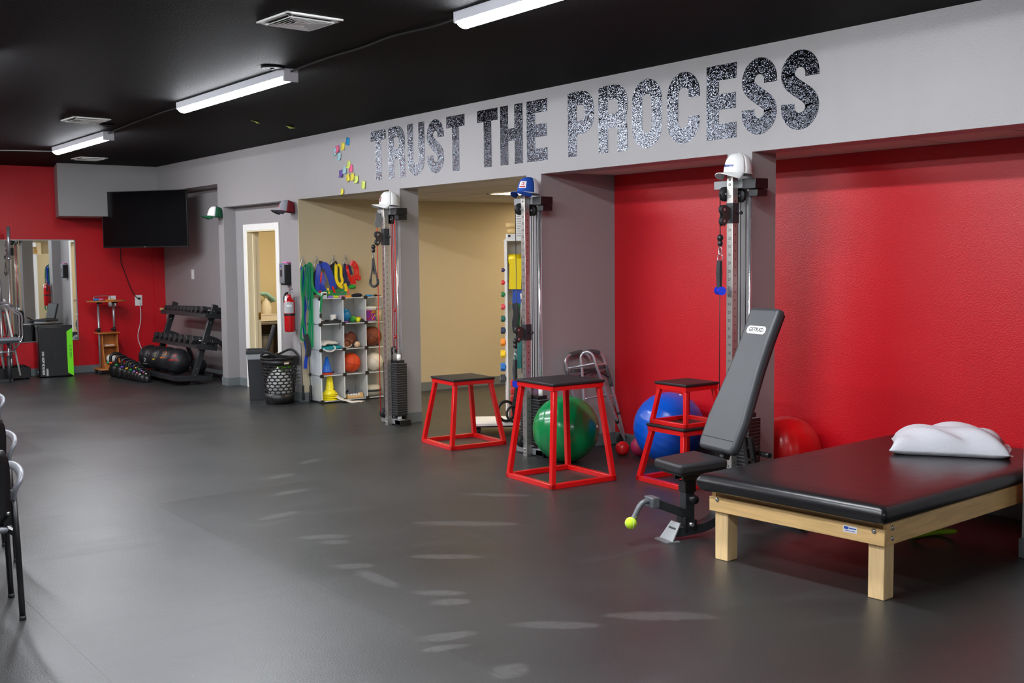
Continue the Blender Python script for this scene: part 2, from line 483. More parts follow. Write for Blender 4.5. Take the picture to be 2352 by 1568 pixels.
# beige treatment room
def bw(x, off=0): return 11.53 - .02 * (x - 5.68) - off
struct('wall_beige', 'beige wall of the side room with hooks for exercise bands', B().prism([(5.681, bw(5.68)), (10.1, bw(10.1)), (10.1, bw(10.1) + .012), (5.681, bw(5.68) + .012)], 0, 2.5), BEIGE)
struct('wall_beigeside', 'beige end wall of the side room', B().box((10, 7.33, 0), (10.1, 11.3, 2.5)), BEIGE)
struct('wall_partition', 'grey partition beside the folded walker', B().box((5.89, 7.136, 0), (6.62, 7.32, 2.45)), GREY)
struct('wall_partitionbeige', 'beige near wall of the side room', B().box((6.62, 7.2, 0), (10.1, 7.32, 2.5)).box((5.9, 7.32, 0), (6.62, 7.331, 2.45)), BEIGE)
struct('wall_alcove', 'red rear wall of the alcove behind the treatment table', B().box((6.48, -3.2, 0), (6.62, 7.136, 2.45)), RED)

def tile_ceiling(name, label, x0, x1, y0, y1, z, nx, ny, light=(), back=None):
    top = struct(name, label, back or B().box((x0, y0, z + .02), (x1, y1, z + .12)), TGRID)
    sx = (x1 - x0) / nx; sy = (y1 - y0) / ny; me = None
    for i in range(nx):
        for j in range(ny):
            if (i, j) in light: continue
            if me is None:
                me = B().box((-sx / 2 + .008, -sy / 2 + .008, 0), (sx / 2 - .008, sy / 2 - .008, .02)).mesh('tile'); me.materials.append(TILEM)
            obj('tile', me, None, top, loc=(x0 + (i + .5) * sx, y0 + (j + .5) * sy, z))
    return top
tile_ceiling('ceiling_alcove', 'pink tinged tile ceiling of the red alcove', 5.89, 6.48, .2, 7.136, 2.31, 1, 11)
LCELL = {(2, 3), (2, 2), (4, 3), (4, 2), (5, 5)}
tile_ceiling('ceiling_beige', 'tan tile ceiling of the side room', 5.89, 10.05, 7.331, 11.72, 2.31, 7, 7, LCELL, B().box((5.89, 7.331, 2.33), (10.05, 11.72, 2.45)))
sx = (10.05 - 5.89) / 7; sy = (11.72 - 7.331) / 7
WARM = mat('warm_light_panel', (255, 250, 238), .4, emit=((255, 228, 184), PANEL_POWER))
first = True
names = {(2, 3): 'glowing ceiling panel seen past the blue cap', (2, 2): 'ceiling light panel over the white band rack', (4, 3): 'ceiling light panel in the middle of the beige room', (4, 2): 'ceiling light panel near the beige partition', (5, 5): 'ceiling light panel deep in the beige room'}
for (i, j) in sorted(LCELL):
    cx = 5.89 + (i + .5) * sx; cy = 7.331 + (j + .5) * sy
    t = thing('ceiling_panel_light', names[(i, j)], 'ceiling light', (cx, cy, 2.305), group='panel lights of the beige room')
    obj('diffuser', B().box((-sx / 2 + .03, -sy / 2 + .03, 0), (sx / 2 - .03, sy / 2 - .03, .008)), WARM, t)
    obj('frame', B().box((-sx / 2, -sy / 2, -.004), (sx / 2, -sy / 2 + .03, .012)).box((-sx / 2, sy / 2 - .03, -.004), (sx / 2, sy / 2, .012)).box((-sx / 2, -sy / 2, -.004), (-sx / 2 + .03, sy / 2, .012)).box((sx / 2 - .03, -sy / 2, -.004), (sx / 2, sy / 2, .012)), WHITEP, t)
WARM2 = mat('bright_light_panel', (255, 250, 238), .4, emit=((255, 238, 206), 22.0))
t = thing('ceiling_panel_light', 'ceiling light panel of the room behind the door', 'ceiling light', (6.9, 13.6, 2.435))
obj('diffuser', B().box((-.28, -.5, 0), (.28, .5, .008)), WARM2, t)
obj('frame', B().box((-.31, -.53, .004), (.31, .53, .014)), WHITEP, t)

# baseboards
def base(name, label, *boxes):
    b = B()
    for lo, hi in boxes: b.box(lo, hi)
    struct(name, label, b, BASEM, None, .003)
H = .105; T = .012
base('baseboard_far', 'grey rubber baseboard of the far red wall', ((-4, 16.77 - T, 0), (5.83, 16.77, H)), ((5.83, 16.745 - T, 0), (6.0, 16.745, H)))
base('baseboard_niche', 'grey rubber baseboard of the dumbbell niche', ((6.0 - T, 13.83, 0), (6.0, 16.74, H)))
base('baseboard_column', 'grey rubber baseboard round the column by the door', ((XF - T, 13.655 - T, 0), (XF, 13.83 + T, H)), ((XF, 13.655 - T, 0), (5.84, 13.655, H)), ((5.84 - T, 13.39, 0), (5.84, 13.655 - T, H)))
base('baseboard_segment', 'grey rubber baseboard below the fire extinguisher', ((XF - T, 11.53 - T, 0), (XF, 11.745, H)))
base('baseboard_pillar', 'grey rubber baseboard round the pillar with the red cord tower', ((XF - T, 9.337 - T, 0), (XF, 9.54, H)), ((XF, 9.337 - T, 0), (5.89, 9.337, H)))
base('baseboard_alcovepillar', 'grey rubber baseboard round the pillar behind the bench', ((XF - T, 4.921 - T, 0), (XF, 5.135, H)), ((XF, 4.921 - T, 0), (5.915, 4.921, H)))
base('baseboard_partition', 'dark rubber baseboard of the partition by the walker', ((XF, 7.136 - T, 0), (6.48, 7.136, H)))
base('baseboard_alcove', 'dark rubber baseboard of the red alcove wall', ((6.48 - T, -3, 0), (6.48, 7.124, H)))
base('baseboard_near', 'grey rubber baseboard at the right edge of the picture', ((XF - T, -3, 0), (XF, 3.045 + T, H)), ((XF, 3.045, 0), (5.89, 3.045 + T, H)))
b = B().prism([(5.68, bw(5.68)), (10.0, bw(10.0)), (10.0, bw(10) - T), (5.68, bw(5.68) - T)], 0, H)
struct('baseboard_beige', 'grey rubber baseboard of the beige wall', b, BASEM)

# ================================================================== CEILING FIXTURES
GLOW = mat('fluorescent_diffuser', (255, 255, 255), .4, emit=((246, 249, 255), STRIP_POWER))
FIXW = mat('fixture_white_enamel', (214, 214, 220), .3)
def strip_light(label, x, y0, y1):
    t = thing('strip_light', label, 'ceiling light', (x, (y0 + y1) / 2, CZ), group='fluorescent strip lights')
    h = (y1 - y0) / 2
    obj('housing', B().box((-.055, -h, -.055), (.055, h, 0)), FIXW, t, .004)
    prof = [(.052 * math.cos(a), -.052 - .036 * math.sin(a)) for a in [PI * i / 10 for i in range(11)]]
    M = Matrix(((1, 0, 0, 0), (0, 0, 1, 0), (0, 1, 0, 0), (0, 0, 0, 1)))
    obj('diffuser', B().prism([(a, c) for a, c in prof], -h + .02, h - .02, M, True), GLOW, t)
    obj('end_cap', B().box((-.056, -h - .004, -.09), (.056, -h + .02, 0)), FIXW, t, .003)
    obj('end_cap', B().box((-.056, h - .02, -.06), (.056, h + .004, 0)), FIXW, t, .003)
    return t
strip_light('nearest fluorescent strip light, cut off by the top of the picture', 3.56, 3.02, 5.16)
strip_light('middle fluorescent strip light between the two ceiling speakers', 3.58, 7.33, 9.42)
strip_light('farthest fluorescent strip light above the soft box', 3.72, 11.9, 13.85)
strip_light('fluorescent strip light of the left row, near the camera', 1.65, 2.9, 5.3)
strip_light('fluorescent strip light of the left row, halfway down the room', 1.65, 7.75, 10.1)
strip_light('fluorescent strip light of the left row, by the far wall', 1.65, 12.2, 14.5)
strip_light('unseen strip light added at the far left for floor sheen, near the camera', -.35, 2.9, 5.3)  # added row out of view, only there to brighten the left floor sheen
strip_light('unseen strip light added at the far left for floor sheen, halfway down the room', -.35, 7.75, 10.1)  # second lamp of the added far left row
strip_light('fluorescent strip light behind the camera', 1.65, -2.6, -.5)
CORD = mat('black_cord', (9, 9, 10), .7)
def cord(name, label, pts, r=.007, m=CORD, k=8, group=None):
    return tag(obj(name, B().tube(catmull(pts, k), r, 6), m), label, 'cord', group)
cord('power_cord', 'black cord on the ceiling linking the nearest and middle strip lights', [(3.56, 5.16, CZ - .02), (3.585, 5.5, CZ - .014), (3.55, 5.9, CZ - .01), (3.58, 6.3, CZ - .009), (3.57, 6.75, CZ - .01), (3.58, 7.33, CZ - .02)])
cord('power_cord', 'black cord on the ceiling linking the middle and farthest strip lights', [(3.58, 9.42, CZ - .03), (3.62, 10.0, CZ - .012), (3.66, 10.8, CZ - .008), (3.70, 11.5, CZ - .012), (3.72, 11.9, CZ - .02)])
cord('power_cord', 'pale cord running from the farthest strip light toward the left', [(3.70, 13.85, CZ - .05), (3.62, 14.1, CZ - .03), (3.3, 14.4, CZ - .012), (3.0, 14.6, CZ - .012)], .006, mat('grey_cord', (120, 120, 120), .5))

VENTM = mat('vent_enamel', (240, 239, 236), .45)
def vent(label, x, y, rz):
    t = thing('ceiling_vent', label, 'air vent', (x, y, CZ), rz, 'square ceiling vents')
    s = .178
    obj('backing', B().box((-s + .02, -s + .02, -.004), (s - .02, s - .02, 0)), mat('vent_dark', (40, 40, 42), .8), t)
    f = B()
    for q in range(4):
        M = Matrix.Rotation(q * PI / 2, 4, 'Z')
        f.box((-s, -s, -.012), (s, -s + .03, 0), M)
    obj('frame', f, VENTM, t, .003)
    # four-way louvre: each quarter has slats that turn with it
    for q in range(4):
        M = Matrix.Rotation(q * PI / 2, 4, 'Z')
        for i in range(5):
            d = .035 + i * .024
            Mi = M @ Matrix.Translation((0, -d, -.018)) @ Matrix.Rotation(.6, 4, 'X')
            L = d + .012
            obj('slat', B().box((-L, -.0085, -.001), (L, .0085, .001), Mi), VENTM, t)
    obj('centre_plate', B().box((-.035, -.035, -.022), (.035, .035, -.018)), VENTM, t, .002)
vent('largest square ceiling vent, nearest the camera', 2.91, 5.83, .06)
vent('square ceiling vent left of the gap between the strip lights', 3.23, 11.0, .06)
vent('smallest square ceiling vent, near the boxed soffit', 4.46, 15.1, .06)
def ceiling_speaker(label, x, y):
    t = thing('ceiling_speaker', label, 'ceiling speaker', (x, y, CZ), 0, 'round ceiling speakers')
    obj('rim', B().lathe([(.075, 0), (.08, -.004), (.078, -.012), (.06, -.014), (.052, -.008)], 28), mat('speaker_black', (10, 10, 11), .7, spec=.2), t)
    obj('grille', B().lathe([(.001, -.012), (.03, -.011), (.053, -.008)], 24), mat('speaker_grey', (26, 27, 28), .7), t)
    obj('hub', B().lathe([(.001, -.018), (.016, -.017), (.018, -.011)], 14), MATS['speaker_black'], t)
ceiling_speaker('black round ceiling fitting beside the middle strip light', 3.44, 7.33)
ceiling_speaker('black round ceiling fitting beside the farthest strip light', 3.53, 11.3)

# ================================================================== WALL LETTERING
def glitter():
    m = mat('glitter_vinyl', (66, 68, 73), .13, 1.0)
    nt = m.node_tree; b = nt.nodes['Principled BSDF']
    tc = nt.nodes.new('ShaderNodeTexCoord')
    v = nt.nodes.new('ShaderNodeTexVoronoi'); v.inputs['Scale'].default_value = 170
    n = nt.nodes.new('ShaderNodeTexNoise'); n.inputs['Scale'].default_value = 70; n.inputs['Detail'].default_value = 4
    ad = nt.nodes.new('ShaderNodeMath'); ad.operation = 'ADD'
    bp = nt.nodes.new('ShaderNodeBump'); bp.inputs['Strength'].default_value = 1.0; bp.inputs['Distance'].default_value = .0003
    nt.links.new(tc.outputs['Object'], v.inputs['Vector']); nt.links.new(tc.outputs['Object'], n.inputs['Vector'])
    nt.links.new(v.outputs['Distance'], ad.inputs[0]); nt.links.new(n.outputs['Fac'], ad.inputs[1])
    nt.links.new(ad.outputs[0], bp.inputs['Height'])
    # every flake tilted its own way
    sb = nt.nodes.new('ShaderNodeVectorMath'); sb.operation = 'SUBTRACT'; sb.inputs[1].default_value = (.5, .5, .5)
    sc_ = nt.nodes.new('ShaderNodeVectorMath'); sc_.operation = 'SCALE'; sc_.inputs['Scale'].default_value = .17
    av = nt.nodes.new('ShaderNodeVectorMath'); av.operation = 'ADD'
    nv = nt.nodes.new('ShaderNodeVectorMath'); nv.operation = 'NORMALIZE'
    nt.links.new(v.outputs['Color'], sb.inputs[0]); nt.links.new(sb.outputs[0], sc_.inputs[0])
    nt.links.new(sc_.outputs[0], av.inputs[0]); nt.links.new(bp.outputs['Normal'], av.inputs[1])
    nt.links.new(av.outputs[0], nv.inputs[0]); nt.links.new(nv.outputs[0], b.inputs['Normal'])
    return m
GLIT = glitter()

def stroke(path, w):
    """2-D centre line -> ribbon quads (left/right offsets)"""
    n = len(path); Lp = []; Rp = []
    for i in range(n):
        a = path[max(0, i - 1)]; b = path[min(n - 1, i + 1)]
        if path[0] == path[-1] and i in (0, n - 1): a = path[-2]; b = path[1]
        dx, dy = b[0] - a[0], b[1] - a[1]; l = math.hypot(dx, dy) or 1
        nx, ny = -dy / l, dx / l
        Lp.append((path[i][0] + nx * w / 2, path[i][1] + ny * w / 2)); Rp.append((path[i][0] - nx * w / 2, path[i][1] - ny * w / 2))
    return Lp, Rp
def arc(cx, cy, rx, ry, a0, a1, n=12):
    return [(cx + rx * math.cos(math.radians(a0 + (a1 - a0) * i / n)), cy + ry * math.sin(math.radians(a0 + (a1 - a0) * i / n))) for i in range(n + 1)]
def glyph(ch, W, Hh, s):
    """list of ('poly', pts) or ('stroke', centre line) for a condensed gothic capital, W wide, Hh high, stem s"""
    h = s / 2
    R = lambda x0, y0, x1, y1: ('poly', [(x0, y0), (x1, y0), (x1, y1), (x0, y1)])
    hb = s * .92
    if ch == 'T': return [R(0, Hh - hb, W, Hh), R(W / 2 - h, 0, W / 2 + h, Hh - hb)]
    if ch == 'H': return [R(0, 0, s, Hh), R(W - s, 0, W, Hh), R(s, Hh / 2 - hb / 2, W - s, Hh / 2 + hb / 2)]
    if ch == 'E': return [R(0, 0, s, Hh), R(s, Hh - hb, W, Hh), R(s, 0, W, hb), R(s, Hh / 2 - hb / 2, W * .97, Hh / 2 + hb / 2)]
    rx = W / 2 - h
    if ch == 'U':
        ry = rx * 1.0
        return [('stroke', [(h, Hh)] + arc(W / 2, ry + h, rx, ry, 180, 360, 18) + [(W - h, Hh)])]
    if ch == 'O':
        ry = rx
        p = arc(W / 2, Hh - ry - h, rx, ry, 0, 180, 16) + arc(W / 2, ry + h, rx, ry, 180, 360, 16)
        return [('stroke', p + [p[0]])]
    if ch == 'C':
        ry = rx
        return [('stroke', [(W - h, Hh * .63)] + arc(W / 2, Hh - ry - h, rx, ry, 0, 180, 16) + arc(W / 2, ry + h, rx, ry, 180, 360, 16) + [(W - h, Hh * .37)])]
    if ch in 'PR':
        yb = Hh * (.42 if ch == 'P' else .45)
        ry = (Hh - yb - s) / 2 + 0
        rr = min(rx, ry)
        yt = Hh - h * .92; ym = yb + h * .2
        x1 = W - h
        bowl = [(s * .5, yt)] + arc(x1 - rr, yt - rr, rr, rr, 90, 0, 8) + arc(x1 - rr, ym + rr, rr, rr, 0, -90, 8) + [(s * .5, ym)]
        out = [R(0, 0, s, Hh), ('stroke', bowl)]
        if ch == 'R': out.append(('poly', [(W - s, 0), (W, 0), (W - .004, ym * .80), (W - .022, ym + .012), (W - s * 1.25, ym + .012), (W - s - .002, ym * .72)]))
        return out
    if ch == 'S':
        ry = rx
        top = [(W - h, Hh * .66)] + arc(W / 2, Hh - ry - h, rx, ry, 0, 180, 16)
        bot = arc(W / 2, ry + h, rx, ry, 0, -180, 16) + [(h, Hh * .34)]
        a = (h, Hh * .70); b = (W - h, Hh * .30)
        mid = []
        for i in range(1, 12):
            t = i / 12
            p0, p1, p2, p3 = a, (h, Hh * .54), (W - h, Hh * .46), b
            mid.append(tuple((1 - t) ** 3 * p0[q] + 3 * t * (1 - t) ** 2 * p1[q] + 3 * t * t * (1 - t) * p2[q] + t ** 3 * p3[q] for q in (0, 1)))
        return [('stroke', top + [a] + mid + [b] + bot)]
words = [('T', 9.875, 9.577), ('R', 9.535, 9.225), ('U', 9.18, 8.875), ('S', 8.835, 8.55), ('T', 8.506, 8.215),
         ('T', 8.021, 7.72), ('H', 7.686, 7.374), ('E', 7.32, 7.05),
         ('P', 6.792, 6.483), ('R', 6.43, 6.11), ('O', 6.06, 5.752), ('C', 5.698, 5.386), ('E', 5.325, 5.057), ('S', 5.012, 4.72), ('S', 4.687, 4.392)]
wl_ = thing('wall_lettering', 'glittering black vinyl letters reading TRUST THE PROCESS on the header', 'lettering', (XF, 7.13, 2.40))
for ch, y0, y1 in words:
    Wd = y0 - y1; b = B(); t = .0016
    for gi, (kd, pts) in enumerate(glyph(ch, Wd, .492, .112 if ch in 'THE' else .106)):
        t = .0016 + .0004 * gi
        # letter x runs toward -Y on the wall
        M = frame_m((-.0002, y0 - 7.13, 0), (0, -1, 0), (0, 0, 1))
        if kd == 'poly': b.prism(pts, 0, t, M)
        else:
            Lp, Rp = stroke(pts, .106)
            for i in range(len(pts) - 1):
                b.add([(*Lp[i], t), (*Lp[i + 1], t), (*Rp[i + 1], t), (*Rp[i], t)], [(3, 2, 1, 0)], False, M)
                b.add([(*Lp[i], 0), (*Lp[i + 1], 0), (*Lp[i + 1], t), (*Lp[i], t)], [(0, 1, 2, 3)], False, M)
                b.add([(*Rp[i], 0), (*Rp[i + 1], 0), (*Rp[i + 1], t), (*Rp[i], t)], [(3, 2, 1, 0)], False, M)
    obj('letter', b, GLIT, wl_)

# sticky notes
NC = {'blue': (20, 150, 205), 'yellow': (240, 222, 80), 'pink': (246, 110, 150), 'pale blue': (168, 206, 214), 'purple': (120, 86, 176), 'lime': (222, 236, 120)}
notes = [('blue', 10.345, 2.836, .25, 'blue sticky note, highest of the cluster left of TRUST'), ('yellow', 10.453, 2.793, .15, 'yellow sticky note just below the blue one'),
         ('pink', 10.57, 2.774, -.1, 'pink sticky note over the upper pale blue one'), ('pale blue', 10.626, 2.75, -.35, 'pale blue sticky note tucked beside the upper pink one'),
         ('pale blue', 10.537, 2.696, .2, 'pale blue sticky note, lowest of the upper cluster'), ('lime', 10.335, 2.597, .1, 'lime sticky note at the top of the lower cluster'),
         ('pink', 10.287, 2.554, 0, 'pink sticky note in the lower cluster'), ('pale blue', 10.423, 2.546, 0, 'pale blue sticky note in the lower cluster'),
         ('purple', 10.499, 2.514, -.1, 'purple sticky note, leftmost of the lower cluster'), ('yellow', 10.348, 2.461, -.3, 'tilted yellow sticky note below the pink one'),
         ('yellow', 10.258, 2.465, .05, 'upright yellow sticky note between the tilted yellow and a lime one'), ('lime', 10.175, 2.435, 0, 'lime sticky note right of the two yellow ones'),
         ('lime', 10.03, 2.37, .12, 'lime sticky note farthest right and alone'), ('yellow', 10.479, 2.325, 0, 'yellow sticky note stuck to the lower edge of the header')]
for i, (c, y, z, a, lab) in enumerate(notes):
    b = B(); g = 6; s = .076 if i != 13 else .06; vs = []
    for q in range(g + 1):
        v = q / g
        lift = .001 + .0005 * (i % 5) + .02 * max(0, .5 - v) ** 2 * (1 + (i % 3))
        vs += [(-lift, s / 2, (v - .5) * s), (-lift, -s / 2, (v - .5) * s)]
    fs = [(2 * q, 2 * q + 1, 2 * q + 3, 2 * q + 2) for q in range(g)]
    b.add(vs, fs, True)
    o = obj('sticky_note', b, mat('note_' + c.replace(' ', '_'), NC[c], .8), None, loc=(XF - .0015 - .0004 * i, y, z), rot=(a, 0, 0))
    sd = o.modifiers.new('solid', 'SOLIDIFY'); sd.thickness = .0004
    tag(o, lab, 'sticky note', 'sticky notes on the header')
for x, y, rz, lab in ((4.62, 10.243, .5, 'lime sticky note on the ceiling nearer the strip lights'), (5.089, 10.461, .1, 'lime sticky note on the ceiling nearer the lettering')):
    b = B(); vs = []
    for q in range(7):
        v = q / 6; vs += [(-.038, (v - .5) * .076, -.001 - .03 * (1 - v) ** 2), (.038, (v - .5) * .076, -.001 - .022 * (1 - v) ** 2)]
    b.add(vs, [(2 * q, 2 * q + 1, 2 * q + 3, 2 * q + 2) for q in range(6)], True)
    o = obj('sticky_note', b, MATS['note_lime'], None, loc=(x, y, CZ - .001), rot=(0, 0, rz))
    o.modifiers.new('solid', 'SOLIDIFY').thickness = .0004
    tag(o, lab, 'sticky note', 'sticky notes on the ceiling')
# ================================================================== TREATMENT TABLE AND PILLOW
t = thing('treatment_table', 'low maple treatment table with a black padded top', 'table', (4.365, 2.985, 0), math.radians(3.5))
# local x along the table into the alcove, local y across
TL, TW = 2.02, 1.13
for (x, y) in ((.10, .06), (.10, TW - .15), (TL - .2, .06), (TL - .2, TW - .15)):
    obj('leg', B().box((x, y, 0), (x + .085, y + .085, .30)), WOODPZ, t, .004)
obj('end_rail', B().box((.075, .045, .265), (.10, TW - .045, .342)), WOODP, t, .003)
obj('end_rail', B().box((TL - .13, .045, .265), (TL - .105, TW - .045, .36)), WOODP, t, .003)
obj('side_rail', B().box((.10, .045, .265), (TL - .13, .07, .375)), WOODPX, t, .003)
obj('side_rail', B().box((.10, TW - .07, .265), (TL - .13, TW - .045, .375)), WOODPX, t, .003)
obj('cross_brace', B().box((.10, TW / 2 - .05, .27), (TL - .13, TW / 2, .31)), WOODPX, t, .003)
obj('deck', B().box((.105, .07, .33), (TL - .135, TW - .07, .385)), wood_mat('deck_ply', (168, 124, 70), 'Y'), t)
# padded top: rounded, pulled over the deck
def cushion(x0, x1, y0, y1, z0, z1, nx, ny, r, crown=.008):
    b = B(); vs = []
    prof = []
    K = 8
    for i in range(K + 1):                     # edge roll from underside to top
        a = -PI / 2 + PI * i / K
        prof.append((r * math.cos(a) - r, (z0 + z1) / 2 + (z1 - z0) / 2 * math.sin(a)))
    def ring(off, z, cr):
        pts = []
        X0, X1, Y0, Y1 = x0 - off, x1 + off, y0 - off, y1 + off
        N = 8
        corners = [(X1 - cr, Y0 + cr, -90), (X1 - cr, Y1 - cr, 0), (X0 + cr, Y1 - cr, 90), (X0 + cr, Y0 + cr, 180)]
        for (cx, cy, a0) in corners:
            for i in range(N + 1):
                a = math.radians(a0 + 90 * i / N); pts.append((cx + cr * math.cos(a), cy + cr * math.sin(a), z))
        return pts
    rings = [ring(o, z, .028 + o * 0) for (o, z) in prof]
    rings.append(ring(-r * 1.6, z1 + crown * .5, .028)); rings.append(ring(-r * 4, z1 + crown, .02))
    n = len(rings[0])
    for rr in rings: vs += rr
    fs = []
    for i in range(len(rings) - 1):
        for q in range(n): fs.append((i * n + q, i * n + (q + 1) % n, (i + 1) * n + (q + 1) % n, (i + 1) * n + q))
    b.add(vs, fs, True)
    o = len(b.v) - n
    b.f.append(tuple(o + q for q in range(n))); b.sm.append(True)
    b.f.append(tuple(range(n - 1, -1, -1))); b.sm.append(False)
    return b
TABV = mat('table_black_vinyl', (20, 19, 21), .3, bump=(14, .12, 3))
obj('padded_top', cushion(0, TL, 0, TW, .375, .468, 0, 0, .045), TABV, t)
BOLT = mat('zinc_bolt', (190, 190, 186), .3, 1.0)
for (y, z) in ((.10, .33), (TW - .10, .33)):
    obj('bolt', B().sphere((.074, y, z), .013, 12, (.6, 1, 1)), BOLT, t)
for (x, z) in ((.14, .345), (.14, .295)):
    obj('bolt', B().sphere((x, .044, z), .012, 12, (1, .6, 1)), BOLT, t)
lb = obj('maker_label', B().box((.0735, .19, .30), (.0752, .265, .332)), WHITEPL, t)
obj('label_print', B().box((.0728, .235, .315), (.0736, .26, .328)).box((.0728, .195, .318), (.0736, .232, .324)).box((.0728, .20, .307), (.0736, .255, .310)), mat('label_blue', (40, 80, 170), .5), lb)

def pillow(label, loc, rz, L, W, Hh):
    b = B(); nx, ny = 36, 26; vs = []; fs = []
    rnd = random.Random(3)
    ph = [(rnd.uniform(3, 9), rnd.uniform(3, 9), rnd.uniform(0, 6), rnd.uniform(.2, 1)) for _ in range(7)]
    def hgt(u, v):
        e = max(0, (1 - abs(u) ** 3.2)) * max(0, (1 - abs(v) ** 3.0))
        return Hh * e ** .55
    for s in (1, -1):
        for j in range(ny + 1):
            for i in range(nx + 1):
                u = -1 + 2 * i / nx; v = -1 + 2 * j / ny
                pin = 1 - .10 * (1 - abs(v) ** 2) * 0
                x = u * L / 2 * (1 - .07 * (1 - v * v) * abs(u) ** 3); y = v * W / 2 * (1 - .10 * (1 - u * u) * abs(v) ** 3)
                h = hgt(u, v)
                wr = sum(a * math.sin(p * u * 1.3 + q * v * 1.2 + c) for p, q, c, a in ph) * .0065 * min(1, h / .03)
                if s > 0: z = .026 + h * .95 + wr + .005 * math.sin(4 * u + 2 * v) * (h / Hh)
                else: z = max(.001, .022 - h * .5)
                vs.append((x, y, z))
    m = (nx + 1) * (ny + 1)
    for j in range(ny):
        for i in range(nx):
            a = j * (nx + 1) + i
            fs.append((a, a + 1, a + nx + 2, a + nx + 1)); fs.append((m + a, m + a + nx + 1, m + a + nx + 2, m + a + 1))
    edge = [i for i in range(nx + 1)] + [j * (nx + 1) + nx for j in range(1, ny + 1)] + [ny * (nx + 1) + i for i in range(nx - 1, -1, -1)] + [j * (nx + 1) for j in range(ny - 1, 0, -1)]
    for i in range(len(edge)):
        a, c = edge[i], edge[(i + 1) % len(edge)]; fs.append((a, m + a, m + c, c))
    b.add(vs, fs, True)
    t = thing('pillow', label, 'pillow', loc, rz)
    PM = mat('pillow_white', (204, 205, 211), .85, bump=(18, .5, 5))
    obj('pillow_body', b, PM, t)
    # open end of the case
    hem = B(); pts = []
    for i in range(15):
        v = -1 + 2 * i / 14
        pts.append((L / 2 - .012 + .01 * math.sin(3 * v), v * W / 2 * .93, .016 + .008 * math.sin(5 * v) ** 2))
    hem.ribbon(pts, .05, .003, (0.2, 0, 1))
    obj('case_hem', hem, PM, t)
pillow('white pillow lying on the treatment table', (5.87, 3.60, .478), math.radians(-57), .64, .44, .125)

# ================================================================== PLYOMETRIC STANDS
PADV = mat('pad_black_vinyl', (28, 27, 30), .5, bump=(200, .08))
def plyo(label, loc, rz, base, top, h, tube=.036, group='red steel plyometric stands'):
    t = thing('plyo_stand', label, 'plyo stand', loc, rz, group)
    bx = base / 2; tp = top / 2
    zt = h - .045
    for sx in (-1, 1):
        for sy in (-1, 1):
            obj('leg', B().beam((sx * (bx - tube / 2), sy * (bx - tube / 2), tube * .5), (sx * (tp - tube * .7), sy * (tp - tube * .7), zt), tube, tube, (0, 1, 0)), REDST, t, .003)
    for sx in (-1, 1):
        obj('base_bar', B().beam((sx * (bx - tube / 2), -bx, tube / 2), (sx * (bx - tube / 2), bx, tube / 2), tube, tube), REDST, t, .003)
        obj('base_bar', B().beam((-bx, sx * (bx - tube / 2), tube / 2), (bx, sx * (bx - tube / 2), tube / 2), tube, tube), REDST, t, .003)
    f = B()
    e = .026
    f.box((-tp, -tp, h - .052), (tp, -tp + .004, h - .018)).box((-tp, tp - .004, h - .052), (tp, tp, h - .018)).box((-tp, -tp, h - .052), (-tp + .004, tp, h - .018)).box((tp - .004, -tp, h - .052), (tp, tp, h - .018)).box((-tp, -tp, h - .024), (tp, tp, h - .018))
    obj('top_frame', f, REDST, t)
    obj('rubber_top', B().box((-tp - .008, -tp - .008, h - .018), (tp + .008, tp + .008, h)), PADV, t, .005)
    return t
plyo('red plyo stand with black top in front of the beige room, farthest left', (5.475, 8.0, 0), math.radians(-5), .55, .40, .59)
plyo('tallest red plyo stand, in front of the green exercise ball', (5.135, 6.25, 0), math.radians(-3), .58, .45, .735)
plyo('red plyo stand standing on the floor under a smaller one', (5.76, 5.60, 0), math.radians(-3), .50, .38, .42)
plyo('small red plyo stand stacked on top of another', (5.775, 5.60, .42), math.radians(-2), .375, .31, .305, .03)

# ================================================================== EXERCISE BALLS
def gymball(label, loc, r, m, tilt, nm='exercise_ball', ridges=26):
    t = thing(nm, label, 'ball', loc)
    prof = []
    K = 90
    for i in range(K + 1):
        a = PI * i / K
        rr = r + (.0009 * math.sin(ridges * a) if .12 < i / K < .88 else 0)
        prof.append((max(1e-4, rr * math.sin(a)), -rr * math.cos(a)))
    M = Matrix.Rotation(tilt[1], 4, 'Z') @ Matrix.Rotation(tilt[0], 4, 'X')
    obj('shell', B().lathe(prof, 56, M), m, t)
    obj('plug', B().lathe([(.001, r + .004), (.010, r + .004), (.012, r - .004)], 14, M), WHITEPL, t)
    return t
gymball('large green exercise ball behind the tallest red stand', (5.60, 6.745, .264), .264, mat('ball_green', (0, 134, 70), .24, coat=.25), (1.45, .5))
gymball('large blue exercise ball behind the stacked red stands', (6.19, 6.19, .279), .279, mat('ball_blue', (8, 84, 200), .26, coat=.2), (.35, .4))
gymball('large red exercise ball behind the treatment table', (6.225, 5.07, .243), .243, mat('ball_red', (206, 16, 20), .3, coat=.2), (1.5, .9))
def small_ball(label, loc, r, m, nm='ball', cat='ball', group=None):
    t = thing(nm, label, cat, loc, 0, group)
    obj('shell', B().sphere((0, 0, 0), r, 28), m, t)
    obj('plug', B().cyl((0, -r * .70, r * .70), (0, -r * .715, r * .715), r * .09, None, 10), mat('plug_dark', (60, 20, 24), .6), t)
    return t
small_ball('small red ball at the foot of the walker', (6.13, 6.665, .058), .058, mat('sball_red', (208, 22, 24), .3), 'weighted_ball')
small_ball('small pink ball beside the blue exercise ball', (6.225, 6.555, .078), .078, mat('sball_pink', (178, 40, 84), .4, bump=(300, .2)), 'weighted_ball')

